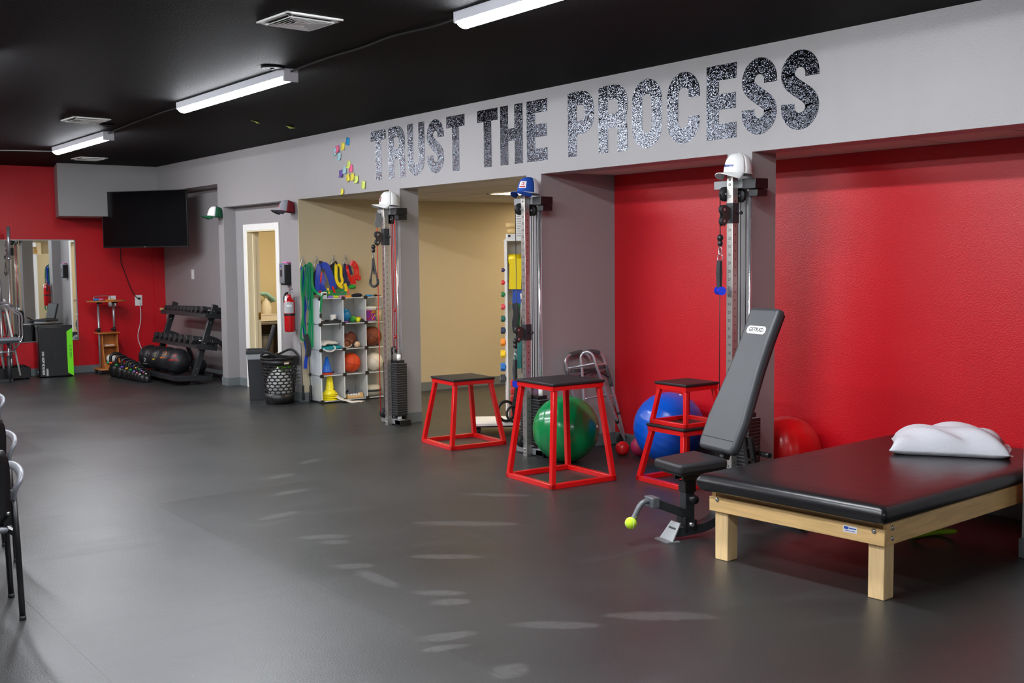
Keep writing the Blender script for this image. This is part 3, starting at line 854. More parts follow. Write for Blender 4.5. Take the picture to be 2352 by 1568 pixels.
# ================================================================== WALKER
t = thing('walker', 'folded aluminium walker with grey grips leaning in the corner', 'walker', (6.2, 7.0, 0))
L0 = Vector((6.2, 7.0, 0))
def W(pts, k=5): return catmull([Vector(p) - L0 for p in pts], k)
obj('side_frame', B().tube(W([(5.99, 7.03, .30), (5.935, 7.06, .50), (5.888, 7.07, .69), (5.872, 7.075, .758), (5.90, 7.08, .80), (5.965, 7.085, .816), (6.06, 7.085, .824), (6.10, 7.07, .81), (6.125, 7.05, .76)]), .0125, 10), ALU, t)
obj('side_frame', B().tube(W([(5.992, 6.98, .40), (5.988, 7.0, .69), (5.985, 7.01, .785), (6.0, 7.0, .825), (6.03, 6.97, .835), (6.06, 6.94, .80), (6.085, 6.92, .70), (6.166, 6.92, .531), (6.322, 6.92, .204), (6.395, 6.92, .06)]), .0125, 10), ALU, t)
obj('side_frame', B().tube(W([(6.10, 7.07, .828), (6.205, 7.07, .818), (6.265, 7.06, .785), (6.295, 7.05, .71), (6.345, 7.03, .526), (6.405, 7.0, .263), (6.44, 6.98, .09)]), .0125, 10), ALU, t)
obj('cross_tube', B().tube(W([(5.88, 7.05, .705), (5.97, 7.0, .72), (6.08, 6.93, .742)]), .010, 8), ALU, t)
obj('cross_tube', B().tube(W([(5.995, 7.04, .737), (6.149, 7.05, .712), (6.295, 7.05, .711)]), .010, 8), ALU, t)
obj('cross_tube', B().tube(W([(6.0, 6.98, .445), (6.13, 6.95, .461), (6.19, 6.93, .466), (6.215, 6.92, .43)]), .009, 8), ALU, t)
obj('cross_tube', B().tube(W([(6.20, 6.99, .45), (6.30, 7.01, .44), (6.355, 7.02, .43), (6.372, 7.015, .39)]), .009, 8), ALU, t)
DGR = mat('grip_grey', (78, 80, 82), .65)
obj('hand_grip', B().tube(W([(5.93, 7.083, .81), (6.0, 7.087, .82), (6.06, 7.086, .825)]), .019, 12), DGR, t)
obj('hand_grip', B().tube(W([(6.12, 7.071, .828), (6.20, 7.07, .82), (6.235, 7.066, .808)]), .019, 12), DGR, t)
obj('leg_sleeve', B().tube(W([(5.887, 7.07, .68), (5.90, 7.066, .62), (5.92, 7.062, .55)], 2), .016, 10), DGR, t)
obj('leg_sleeve', B().tube(W([(6.296, 7.05, .70), (6.325, 7.04, .60), (6.345, 7.03, .52)], 2), .016, 10), DGR, t)
obj('hinge_bar', B().tube(W([(5.92, 7.06, .675), (6.1, 7.055, .675), (6.29, 7.05, .69)], 3), .013, 8), DGR, t)
obj('hinge_bar', B().tube(W([(5.96, 7.04, .62), (6.08, 7.03, .655), (6.2, 7.03, .65), (6.31, 7.03, .60)], 3), .008, 8), DARKST, t)
for q in ((6.30, 6.92, .25), (6.395, 7.005, .30)):
    obj('collar', B().cyl(Vector(q) - L0, Vector(q) - L0 + Vector((.012, 0, -.028)), .016, None, 12), DARKST, t)
for (p, n) in (((6.18, 6.92, .50), 6), ((6.36, 7.022, .46), 5)):
    for i in range(n):
        c = Vector(p) - L0 + Vector((.0155 * i, -.012, -.033 * i)) if n == 6 else Vector(p) - L0 + Vector((.0085 * i, -.013, -.036 * i))
        obj('height_hole', B().cyl(c, c + Vector((0, .003, 0)), .0035, None, 8), BLACK, t)
w_ = obj('wheel', B().torus((6.415 - 6.2, 6.985 - 7.0, .058), .042, .013, 24, 8, Matrix.Rotation(PI / 2, 4, 'X')), RUBBER, t)
obj('wheel_hub', B().cyl((.215, -.025, .058), (.215, -.005, .058), .03, None, 16), DARKST, w_)
obj('foot_tip', B().cyl((.19, -.08, 0), (.195, -.08, .07), .018, .015, 12), DGR, t)

# ================================================================== WEIGHT BENCH
t = thing('weight_bench', 'adjustable weight bench with charcoal pads and steel frame', 'bench', (4.465, 4.495, 0), math.radians(-11))
# local x backward along the bench, y across
obj('front_foot', B().prism([(-.03, -.065), (.05, -.075), (.05, .075), (-.03, .065)], 0, .006).add([(.005, -.065, .005), (.005, .065, .005), (.07, .045, .10), (.07, -.045, .10), (.012, -.065, .005), (.012, .065, .005), (.077, .045, .10), (.077, -.045, .10)], [(0, 1, 2, 3), (7, 6, 5, 4), (0, 3, 7, 4), (1, 5, 6, 2), (3, 2, 6, 7)]), GREYMET, t)
rail = [(.045, 0, .045), (.16, 0, .048), (.27, 0, .06), (.35, 0, .095), (.405, 0, .16), (.43, 0, .24), (.44, 0, .33)]
obj('curved_rail', B().sweep(catmull(rail, 5), [(-.027, -.035), (.027, -.035), (.027, .035), (-.027, .035)], False, (0, 1, 0), smooth=False), DARKST, t, .004)
obj('rear_rail', B().beam((.43, 0, .26), (.86, 0, .06), .055, .06, (0, 1, 0)), DARKST, t, .004)
obj('rear_foot', B().box((.83, -.19, 0), (.89, .19, .05)), DARKST, t, .005)
obj('upright_post', B().box((.118, -.03, .07), (.182, .03, .30)), DARKST, t, .005)
obj('post_sleeve', B().box((.112, -.036, .27), (.188, .036, .335)), BLACK, t, .004)
obj('inner_tube', B().box((.124, -.024, .335), (.176, .024, .41)), GREYMET, t, .003)
obj('hinge_bracket', B().box((.105, -.045, .05), (.125, .045, .13)).box((.17, -.042, .05), (.19, .042, .11)), BLACK, t, .003)
obj('pivot_pin', B().cyl((.15, -.055, .085), (.15, .055, .085), .011, None, 12), STEEL, t)
kn = obj('pop_pin', B().cyl((.15, -.03, .235), (.15, -.055, .235), .008, None, 12), STEEL, t)
b = B()
prof = [(.001, 0), (.022, 0), (.026, .006), (.026, .028), (.02, .036), (.001, .036)]
b.lathe(prof, 16, frame_m((.15, -.052, .235), (1, 0, 0), (0, 0, 1)))
obj('knob', b, BLACK, kn)
hb = obj('holder_bar', B().beam((.15, 0, .135), (-.09, 0, .235), .05, .062, (0, 1, 0)), DARKST, t, .004)
for i in range(3):
    c = Vector((-.035 + .045 * i, -.026, .212 - .019 * i)); obj('lightening_hole', B().cyl(c + Vector((0, .031, 0)) * 0, c + Vector((0, .003, 0)), .013, None, 16), mat('hole_black', (5, 5, 5), .9), hb)
obj('holder_plate', B().box((-.115, -.045, .205), (-.065, .045, .265)), mat('grey_tube', (92, 96, 100), .4, .2), t, .006)
obj('leg_roller_arm', B().tube(catmull([(-.09, .0, .237), (-.14, 0, .24), (-.175, 0, .215), (-.205, 0, .165), (-.215, 0, .15)], 6), .016, 12), mat('grey_tube', (92, 96, 100), .4, .2), t)
# seat
SEATM = mat('seat_black_vinyl', (36, 36, 38), .45, bump=(240, .1))
def pad(path_w, z0, z1, M, m, name, parent, r=.018):
    n = len(path_w)
    poly = [(x, -w) for x, w in path_w] + [(x, w) for x, w in reversed(path_w)]
    return obj(name, B().prism(poly, z0, z1, M), m, parent, r, 3)
pad([(.03, .135), (.20, .155), (.34, .165)], .395, .455, Matrix.Rotation(math.radians(-3), 4, 'Y'), SEATM, 'seat_pad', t)
pad([(.045, .12), (.20, .14), (.325, .15)], .383, .398, Matrix.Rotation(math.radians(-3), 4, 'Y'), BLACK, 'seat_board', t, .004)
obj('seat_bracket', B().box((.09, -.05, .34), (.40, -.035, .39)).box((.09, .035, .34), (.40, .05, .39)), BLACK, t, .003)
# backrest leaning back
ang = math.radians(66)
M = Matrix.Translation((.385, 0, .47)) @ Matrix.Rotation(-ang, 4, 'Y')
bk = pad([(0, .155), (.05, .170), (.20, .172), (.36, .154), (.52, .136), (.70, .130), (.90, .134)], -.005, .058, M, GREYV, 'back_pad', t, .022)
pad([(.02, .135), (.20, .15), (.36, .135), (.52, .12), (.70, .115), (.88, .118)], -.018, -.004, M, BLACK, 'back_board', t, .004)
# stitched end panel and print
obj('stitch_line', B().tube([M @ Vector((.075, y, .0585)) for y in (-.15, -.07, .07, .15)], .0018, 5), BLACK, bk)
LM = M @ frame_m((.755, 0, .0588), (0, -1, 0), (1, 0, 0))
obj('logo_plate', B().prism([(-.085, -.012), (-.07, -.024), (.07, -.024), (.085, -.012), (.085, .012), (.07, .024), (-.07, .024), (-.085, .012)], 0, .0008, LM), WHITEPL, bk)
obj('logo_print', text_mesh('GETRXD', .034, LM @ Matrix.Translation((0, 0, .0010)), .0006, bold=.0012, sx=1.0), BLACK, bk)
obj('back_frame', B().beam(M @ Vector((-.02, 0, -.035)), M @ Vector((.62, 0, -.035)), .05, .04, (0, 1, 0)), DARKST, t, .004)
obj('ladder_strut', B().beam((.66, -.03, .09), (.58, -.03, .55), .02, .035, (0, 1, 0)).beam((.66, .03, .09), (.58, .03, .55), .02, .035, (0, 1, 0)), BLACK, t, .003)
b = B()
for i in range(5): b.box((.585, -.03, .20 + i * .07), (.64, .03, .212 + i * .07))
obj('ladder_rungs', b, DARKST, t)
obj('adjust_handle', B().cyl((.62, -.04, .46), (.62, -.15, .46), .012, None, 12).cyl((.62, -.07, .46), (.62, -.155, .46), .016, None, 12), BLACK, t)
# tennis ball stuck on the roller arm
tb = thing('tennis_ball', 'lime green tennis ball stuck on the end of the bench arm', 'ball')
tb.matrix_world = Matrix.Translation((4.465, 4.495, 0)) @ Matrix.Rotation(math.radians(-11), 4, 'Z') @ Matrix.Translation((-.232, 0, .128))
obj('felt', B().sphere((0, 0, 0), .034, 24), LIME, tb)
seam = []
for i in range(48):
    a = 2 * PI * i / 48
    p = Vector((math.cos(a) + .42 * math.cos(3 * a), math.sin(a) - .42 * math.sin(3 * a), 1.28 * math.sin(2 * a))); seam.append(p.normalized() * .0338)
obj('seam', B().tube(seam, .0012, 5, True), mat('seam_white', (226, 232, 200), .8), tb)
b = B()
for q in range(5):
    a = q * 2 * PI / 5
    b.add([(.012, .012 * math.cos(a), .02 + .012 * math.sin(a)), (.012, .014 * math.cos(a + 1), .02 + .014 * math.sin(a + 1)), (.03, .02 * math.cos(a + .5), .038 + .01 * math.sin(a + .5))], [(0, 1, 2), (2, 1, 0)])
obj('cut_flap', b, LIME, tb)

# green strap left under the treatment table
tag(obj('foam_ring', B().tube(catmull([(5.55, 3.62, .02), (5.62, 3.50, .06), (5.72, 3.46, .055), (5.78, 3.55, .02), (5.72, 3.64, .015), (5.6, 3.66, .015)], 8), .014, 8), mat('lime_foam', (150, 190, 20), .7)), 'lime foam handle lying on the floor under the treatment table', 'handle')
# ================================================================== CABLE TOWERS
HOLE = mat('hole_black', (5, 5, 5), .9)
REDCORD = mat('red_flecked_cord', (206, 42, 26), .6, var=(90, .5))
INK = mat('black_ink', (14, 14, 14), .6)
STRAP = mat('grey_webbing', (48, 49, 51), .8, bump=(300, .3))
POST = mat('post_steel', (188, 186, 180), .34, .85)
def tower(label, yc, carriage, rope, plates=22, ztop=2.10):
    t = thing('cable_tower', label, 'cable machine', (XF, yc, 0), 0, 'cable towers on the pillars')
    # local x: negative = into the gym
    obj('top_bar', B().box((-.125, -.06, ztop - .055), (-.065, .185, ztop)), GREYMET, t, .003)
    obj('bottom_bar', B().box((-.125, -.17, .012), (-.065, .185, .062)), GREYMET, t, .003)
    obj('bracket', B().box((-.125, -.17, ztop - .062), (-.002, -.06, ztop + .004)).box((-.10, -.165, ztop - .11), (-.002, -.09, ztop - .065)), BLACK, t, .003)
    obj('bracket', B().box((-.125, -.175, .0), (-.002, -.075, .058)).box((-.03, -.1, .06), (-.002, .1, .09)), BLACK, t, .003)
    obj('upright_post', B().box((-.176, -.026, .0), (-.126, .026, ztop + .025)), POST, t, .002)
    for y in (-.085, .085):
        obj('guide_rod', B().cyl((-.075, y, .06), (-.075, y, ztop - .05), .0105, None, 14), CHROME, t)
        obj('rod_collar', B().cyl((-.075, y, ztop - .075), (-.075, y, ztop - .053), .02, None, 14), WHITEPL, t)
    # numbers on the face toward the gym, pin holes on the near side
    nums = []; holes = B()
    for i in range(36):
        z = .10 + i * .0535
        holes.cyl((-.151, -.0262, z), (-.151, -.0270, z), .0045, None, 8)
    obj('pin_holes', holes, HOLE, t)
    import bmesh
    bm = bmesh.new()
    for i in range(2, 36):
        me = text_mesh(str(i + 2), .026, frame_m((-.1764, 0, .127 + i * .0535), (0, -1, 0), (0, 0, 1)), .0004)
        bm.from_mesh(me); bpy.data.meshes.remove(me)
    me = bpy.data.meshes.new('number_print'); bm.to_mesh(me); bm.free()
    obj('number_print', me, INK, t)
    for z in (ztop + .0, ztop - .03, .03, .06):
        obj('bolt', B().sphere((-.178, 0, z), .009, 10, (.6, 1, 1)), BOLT, t)
    # weight stack: each plate its own piece
    ph = .0232; z0 = .095
    pm = B().box((-.125, -.128, 0), (-.012, .128, ph - .002)).mesh('weight_plate'); pm.materials.append(mat('plate_black', (24, 24, 26), .42, bump=(120, .1)))
    em = B().box((-.126, -.128, 0), (-.012, .128, .0018)).mesh('plate_edge'); em.materials.append(GREYMET)
    for i in range(plates):
        pl = obj('weight_plate', pm, None, t, loc=(0, 0, z0 + i * ph))
        sp = .03
        obj('number_sticker', B().box((-.1262, .050, .004), (-.1252, .068, .016)), WHITEPL, pl)
        obj('plate_edge', em, None, pl, loc=(0, 0, ph - .002))
    zt = z0 + plates * ph
    obj('top_plate', B().box((-.115, -.10, zt), (-.02, .10, zt + .03)), BLACK, t, .003)
    obj('rod_bushing', B().cyl((-.075, -.085, zt + .03), (-.075, -.085, zt + .085), .019, None, 14), WHITEPL, t)
    obj('rod_bushing', B().cyl((-.075, .085, zt + .03), (-.075, .085, zt + .085), .019, None, 14), WHITEPL, t)
    for y in (-.085, .085):
        obj('rubber_stop', B().cyl((-.075, y, .06), (-.075, y, .095), .022, None, 14), WHITEPL, t)
    # pulleys
    def pulley(c, r=.042, ax=(0, 1, 0), nm='pulley'):
        b = B(); a = Vector(ax).normalized(); o = a.orthogonal().normalized()
        M = frame_m(c, o, a.cross(o))
        b.lathe([(.006, -.012), (r, -.012), (r, -.008), (r - .008, 0), (r, .008), (r, .012), (.006, .012)], 22, M)
        p = obj(nm, b, RUBBER, t)
        obj('axle', B().cyl(Vector(c) - a * .016, Vector(c) + a * .016, .009, None, 10), STEEL, p)
    pulley((-.075, 0, ztop - .10), .045, (1, 0, 0)); pulley((-.075, .045, ztop - .10), .045, (1, 0, 0))
    pulley((-.165, .05, ztop - .09), .048, (0, 1, 0)); pulley((-.165, .055, .115), .05, (0, 1, 0))
    rm = REDCORD if rope == 'red' else mat('black_cable', (20, 20, 22), .4)
    for (x, y, a, c) in ((-.212, .05, .12, ztop - .09), (-.07, -.045, zt + .12, ztop - .1), (-.07, .0, zt + .12, ztop - .1), (-.07, -.09 + .115, zt + .12, ztop - .12)):
        obj('cable', B().cyl((x, y, a), (x, y, c), .0045 if rope == 'red' else .003, None, 8), rm, t)
    if rope == 'red':
        for z in (1.12, .86): obj('cord_bead', B().sphere((-.07, -.02, z), .016, 12), mat('bead_red', (150, 30, 24), .4), t)
    pulley((-.075, 0, zt + .12), .04, (1, 0, 0)); obj('pulley_yoke', B().box((-.10, -.03, zt + .03), (-.05, -.022, zt + .15)).box((-.10, .022, zt + .03), (-.05, .03, zt + .15)), STEEL, t)
    # carriage with swivel pulleys
    zc = carriage
    cz = .13 if rope != 'red' else .16
    obj('carriage', B().box((-.182, -.031, zc - cz / 2), (-.120, .031, zc + cz / 2)), DARKST, t, .002)
    k = obj('pop_pin', B().cyl((-.15, -.03, zc), (-.15, -.07, zc), .006, None, 10), BLACK, t)
    obj('pin_knob', B().sphere((-.15, -.075, zc), .012, 12), BLACK, k)
    obj('pulley_plate', B().prism([(-.26, -.07), (-.24, -.085), (-.215, -.06), (-.182, -.02), (-.182, .03), (-.22, .05), (-.255, .045), (-.27, .02), (-.245, -.02), (-.265, -.045)], -.014, -.009, frame_m((0, 0, zc), (1, 0, 0), (0, 0, 1))).prism([(-.26, -.07), (-.24, -.085), (-.215, -.06), (-.182, -.02), (-.182, .03), (-.22, .05), (-.255, .045), (-.27, .02), (-.245, -.02), (-.265, -.045)], .009, .014, frame_m((0, 0, zc), (1, 0, 0), (0, 0, 1))), mat('pulley_plate_bronze', (74, 68, 66), .4, .5), t)
    pulley((-.24, 0, zc + .022), .03, (0, 1, 0), 'swivel_pulley'); pulley((-.24, 0, zc - .052), .028, (0, 1, 0), 'swivel_pulley')
    return t
tw2 = tower('cable tower with red cords beside the shelf cubes', 9.37, 1.83, 'red', 22, 2.10)
tw3 = tower('cable tower beside the white band rack, carriage at mid height', 7.155, 1.015, 'black', 16, 2.10)
tw4 = tower('cable tower behind the weight bench, carriage near the top', 4.955, 1.895, 'black', 20, 2.11)
# second, pale carriage plate on the red-corded tower
obj('pulley_plate', B().prism([(-.27, .10), (-.25, .085), (-.215, .10), (-.20, .07), (-.195, .17), (-.215, .215), (-.245, .235), (-.27, .215), (-.26, .17), (-.28, .14)], .018, .024, frame_m((0, 0, 1.83), (1, 0, 0), (0, 0, 1))), GREYMET, tw2)

def carabiner(parent, c, s=1.0):
    b = B().tube([Vector(c) + Vector((0, s * x, s * z)) for x, z in ((-.008, 0), (-.012, -.018), (-.009, -.04), (0, -.048), (.009, -.04), (.012, -.018), (.008, 0), (0, .006))], .003 * s, 6, True)
    obj('carabiner', b, CHROME, parent)
def strap_handle(label, loc, drop, grip):
    t = thing('pull_strap', label, 'cable handle', loc, 0, 'handles hanging from the towers')
    obj('cable_end', B().cyl((0, 0, 0), (0, 0, -drop), .003, None, 8), MATS['black_cable'], t)
    obj('stopper', B().sphere((0, 0, -drop), .021, 14, (1, 1, 1.1)).sphere((0, 0, -drop - .035), .018, 14, (1, 1, 1.3)), BLACK, t)
    carabiner(t, (0, 0, -drop - .06), 1.0)
    z = -drop - .115
    if grip == 'blue':
        obj('ring', B().torus((0, 0, z - .012), .024, .003, 18, 6, Matrix.Rotation(PI / 2, 4, 'Y')), CHROME, t)
        obj('webbing', B().ribbon([(0, 0, z - .03), (.004, 0, z - .11), (.0, 0, z - .205)], .03, .006, (1, 0, 0)).ribbon([(-.012, 0, z - .03), (-.02, 0, z - .11), (-.012, 0, z - .205)], .03, .004, (1, 0, 0)), STRAP, t)
        g = obj('grip', B().tube([(-.036, -.048, z - .225), (.036, .048, z - .225)], .02, 14), mat('blue_grip', (20, 50, 196), .35), t)
        obj('grip_flange', B().cyl((-.039, -.052, z - .225), (-.033, -.044, z - .225), .028, None, 16).cyl((.033, .044, z - .225), (.039, .052, z - .225), .028, None, 16), MATS['blue_grip'], g)
    else:
        # soft D-shaped handle
        obj('webbing', B().ribbon(catmull([(0, .012, z), (0, .030, z - .10), (0, .062, z - .20)], 5), .022, .006, (1, 0, 0)).ribbon(catmull([(0, .0, z), (0, -.022, z - .09), (0, -.066, z - .20)], 5), .022, .006, (1, 0, 0)).ribbon(catmull([(.01, .02, z + .05), (.012, .026, z - .05), (.012, .016, z - .15)], 4), .018, .006, (1, 0, 0)), STRAP, t)
        obj('grip', B().tube(catmull([(0, .062, z - .195), (0, .072, z - .235), (0, .03, z - .262), (0, -.03, z - .26), (0, -.072, z - .235), (0, -.066, z - .195)], 5), .013, 10), STRAP, t)
    return t
strap_handle('soft black strap handle hanging from the red-corded tower', (XF - .285, 9.37, 1.745), .01, 'soft')
strap_handle('black strap with blue grip hanging beside the bench tower', (XF - .265, 4.955, 1.82), .085, 'blue')
strap_handle('black strap with blue grip hanging on the middle tower', (XF - .265, 7.155, .945), .0, 'blue')

# ================================================================== CAPS
def cap(label, loc, rz, front, back, brim, logo=None, tilt=0, under=None):
    t = thing('baseball_hat', label, 'cap', loc, 0, 'caps hung along the pillared wall', rot=(0, tilt, rz))
    # local: +x = brim direction, z up, opening down
    R = .092; Hh = .135
    def crown(a0, a1, rs=1.0):
        b = B(); n = 18; k = 9; vs = []; fs = []
        for i in range(n + 1):
            a = math.radians(a0 + (a1 - a0) * i / n)
            for j in range(k + 1):
                u = j / k * PI / 2
                rr = R * math.cos(u) ** .62 if j < k else .002
                bulge = 1.0 + .05 * math.cos(a)
                vs.append((rr * rs * 1.08 * math.cos(a) * bulge, rr * rs * .92 * math.sin(a), Hh * rs * math.sin(u) ** .95))
        for i in range(n):
            for j in range(k):
                q = i * (k + 1) + j; fs.append((q, q + k + 1, q + k + 2, q + 1))
        return b.add(vs, fs, True)
    FM = mat('cap_' + front[0], front[1], .85, bump=(350, .25))
    BM = mat('cap_' + back[0], back[1], .9, bump=(420, .6))
    f = obj('crown_front', crown(-78, 78), FM, t); r = obj('crown_back', crown(78, 282, .995), BM, t)
    for o in (f, r): o.modifiers.new('s', 'SOLIDIFY').thickness = .0025
    b = B(); vs = []; fs = []; n = 20; k = 6
    for i in range(n + 1):
        a = math.radians(-72 + 144 * i / n)
        for j in range(k + 1):
            q = j / k
            x0, y0 = .098 * math.cos(a), .083 * math.sin(a)
            x1, y1 = .098 * math.cos(a) * .35 + .135 * max(0, math.cos(a * 1.18)) ** .55 + .012, .088 * math.sin(a)
            x = x0 + (x1 - x0) * q if x1 > x0 else x0 + .004 * q
            y = y0 + (y1 - y0) * q
            vs.append((x, y, .004 - .55 * (y * y) / .09 * (.4 + q) * .5 - .012 * q))
    for i in range(n):
        for j in range(k):
            q = i * (k + 1) + j; fs.append((q, q + k + 1, q + k + 2, q + 1))
    b.add(vs, fs, True)
    br = obj('brim', b, mat('cap_' + brim[0], brim[1], .8, bump=(350, .2)), t); br.modifiers.new('s', 'SOLIDIFY').thickness = .004
    obj('top_button', B().sphere((0, 0, Hh + .001), .008, 10, (1, 1, .7)), BM, t)
    obj('sweatband', B().torus((0.002, 0, .004), .090, .004, 28, 6, Matrix.Diagonal((1.1, .93, 1, 1))), BM, t)
    if logo: logo(t, f)
    return t
def front_m(z=.05, yaw=0, tiltup=.28):
    # tangent frame on the front of the crown
    r = .103 - .016 * (z / .05) ** 2
    return Matrix.Rotation(yaw, 4, 'Z') @ Matrix.Translation((r, 0, z)) @ frame_m((0, 0, 0), (0, 1, 0), (-tiltup, 0, 1))
def text_logo(s, size, rgb, nm, shear=0, yaw=0, z=.05, bold=0.0, curve=True):
    def fn(t, f):
        me = text_mesh(s, size, Matrix(), .0015, shear=shear, bold=bold)
        # wrap the print round the crown
        for v in me.vertices:
            y, zz = v.co.x, z + v.co.y
            a = y / .095 + yaw
            u = math.asin(min(1, (max(.001, zz) / .135) ** (1 / .95)))
            rr = .092 * math.cos(u) ** .62
            k = 1 + .05 * math.cos(a)
            nrm = 1.018 + v.co.z * 4
            v.co = (rr * 1.08 * math.cos(a) * k * nrm, rr * .92 * math.sin(a) * nrm, zz)
        obj('front_logo', me, mat(nm, rgb, .7), f)
    return fn
WHT = ('white', (238, 238, 236))
PIW = PI
cap('white baseball cap with a maroon letter S on the red-corded tower', (XF - .115, 9.34, 2.13), PI - .12, WHT, WHT, ('white', (238, 238, 236)), text_logo('S', .062, (120, 24, 48), 'cap_print_maroon', yaw=.12, bold=.003), -.06)
cap('white baseball cap with blue script Mustangs on the bench tower', (XF - .108, 4.945, 2.145), PI - .05, WHT, WHT, ('white', (238, 238, 236)), text_logo('Mustangs', .026, (28, 66, 140), 'cap_print_blue', .35, yaw=.0, bold=.0006), -.05)
def patch(t, f):
    def w(pts, off):
        b = B(); n = 8; vs = []; fs = []
        (y0, z0), (y1, z1) = pts
        for i in range(n + 1):
            for j in range(n + 1):
                y = y0 + (y1 - y0) * i / n; zz = z0 + (z1 - z0) * j / n; a = y / .095 + .25
                u = math.asin(min(1, (max(.001, zz) / .135) ** (1 / .95))); rr = .092 * math.cos(u) ** .62; k = 1 + .05 * math.cos(a)
                vs.append((rr * 1.08 * math.cos(a) * k * off, rr * .92 * math.sin(a) * off, zz))
        for i in range(n):
            for j in range(n):
                q = i * (n + 1) + j; fs.append((q, q + n + 1, q + n + 2, q + 1))
        return b.add(vs, fs, True)
    p = obj('front_patch', w(((-.036, .035), (.036, .092)), 1.02), WHT_M, f)
    RM = mat('cap_print_red', (196, 40, 36), .7)
    q = w(((-.028, .042), (.028, .050)), 1.03); q.add(w(((-.012, .062), (.014, .084)), 1.03).v, [], True)
    obj('patch_print', w(((-.028, .042), (.028, .051)), 1.03), RM, p)
    obj('patch_emblem', w(((-.010, .060), (.016, .084)), 1.03), RM, p)
    obj('patch_emblem', w(((-.004, .064), (.008, .078)), 1.036), WHT_M, p)
WHT_M = mat('patch_white', (240, 240, 240), .8)
cap('blue and white trucker cap with a white patch on the middle tower', (XF - .115, 7.155, 2.13), PI + .12, ('royal', (18, 74, 168)), ('meshwhite', (230, 232, 236)), ('royal', (18, 74, 168)), patch, -.10)
cap('green and white trucker cap on the column left of the door', (XF - .075, 13.74, 2.17), PI - .2, WHT, ('forest', (16, 88, 56)), ('forest', (16, 88, 56)), text_logo('F', .05, (190, 150, 40), 'cap_print_gold', yaw=.1, bold=.002), -.12)
cap('grey cap with maroon back hanging above the fire extinguisher', (XF - .08, 11.66, 2.155), PI - .2, ('ash', (150, 150, 158)), ('maroon', (120, 20, 34)), ('charcoalcap', (56, 52, 60)), text_logo('AZ', .038, (206, 40, 52), 'cap_print_scarlet', yaw=.1, bold=.001), -.16)

# ================================================================== TELEVISION, MIRROR, OUTLETS
tvc = Vector((5.33, 15.56, 2.20)); tdir = Vector((.78, -1.16, 0)).normalized()
nrm = Vector((tdir.y, -tdir.x, 0)).normalized()     # toward the room
t = thing('television', 'large flat black television mounted across the corner', 'television', tvc, math.atan2(tdir.y, tdir.x))
# local x to the right edge, -y toward the room
obj('screen', B().box((-.695, -.030, -.375), (.695, -.022, .383)), mat('tv_glass', (8, 9, 12), .12, spec=.5), t)
obj('bezel', B().box((-.705, -.034, -.395), (.705, -.018, -.375)).box((-.705, -.034, .383), (.705, -.018, .393)).box((-.705, -.034, -.375), (-.695, -.018, .383)).box((.695, -.034, -.375), (.705, -.018, .383)), BLACK, t, .002)
obj('back_shell', B().box((-.70, -.02, -.39), (.70, .005, .39)).box((-.45, .005, -.32), (.45, .04, .18)), BLACK, t, .006)
obj('logo_badge', B().box((-.02, -.0352, -.389), (.02, -.0340, -.381)), GREYMET, t)
obj('mount_plate', B().box((-.25, .04, -.2), (.25, .06, .2)), DARKST, t)
obj('mount_arm', B().beam((0, .05, 0), (.06, .50, 0), .05, .06), DARKST, t)
cord('power_cord', 'thin black cord dangling from the television to the outlet', [(5.336, 16.70, 1.83), (5.345, 16.75, 1.62), (5.40, 16.755, 1.45), (5.476, 16.755, 1.226), (5.54, 16.755, 1.10), (5.60, 16.745, 1.045)], .006)
cord('power_cord', 'thin white cord hanging from the outlet to the floor', [(5.60, 16.745, 1.0), (5.615, 16.75, .85), (5.605, 16.75, .70), (5.56, 16.75, .50), (5.585, 16.75, .36), (5.64, 16.74, .2), (5.60, 16.72, .05)], .006, WHITEPL)
for x, lab in ((5.595, 'white wall outlet with two plugs under the television'), (5.205, 'white wall outlet behind the wooden cart')):
    t = thing('wall_outlet', lab, 'outlet', (x, 16.77, 1.03))
    obj('cover_plate', B().box((-.055, -.006, -.08), (.055, 0, .08)), WHITEPL, t, .003)
    obj('socket', B().box((-.022, -.008, .012), (.022, -.005, .048)).box((-.022, -.008, -.048), (.022, -.005, -.012)), CREAMPL, t, .002)
    if x > 5.4:
        obj('plug', B().box((-.012, -.035, .012), (.018, -.008, .042)), BLACK, t, .004); obj('plug', B().box((-.014, -.035, -.048), (.016, -.008, -.016)), WHITEPL, t, .004)
t = thing('light_switch', 'white light switch on the niche wall', 'switch', (6.0, 15.60, 1.42))
obj('cover_plate', B().box((-.006, -.05, -.07), (0, .05, .07)), WHITEPL, t, .003)
obj('rocker', B().box((-.010, -.017, -.032), (-.005, .017, .032)), WHITEPL, t, .002)
t = thing('wall_mirror', 'tall wall mirror on the far red wall', 'mirror', (4.0, 16.77, .49))
obj('glass', B().box((-.78, -.012, 0), (.69, -.004, 1.44)), mat('mirror_silver', (225, 228, 228), .015, 1.0), t)
obj('backing', B().box((-.785, -.004, -.004), (.695, -.001, 1.444)), GREYMET, t)
obj('edge_trim', B().box((-.79, -.016, -.008), (.70, -.002, .002)).box((-.79, -.016, 1.436), (.70, -.002, 1.448)).box((.685, -.016, -.008), (.70, -.002, 1.448)), mat('mirror_edge', (190, 194, 194), .3, .6), t)
obj('clip', B().box((.66, -.02, .36), (.70, -.012, .375)), WHITEPL, t)
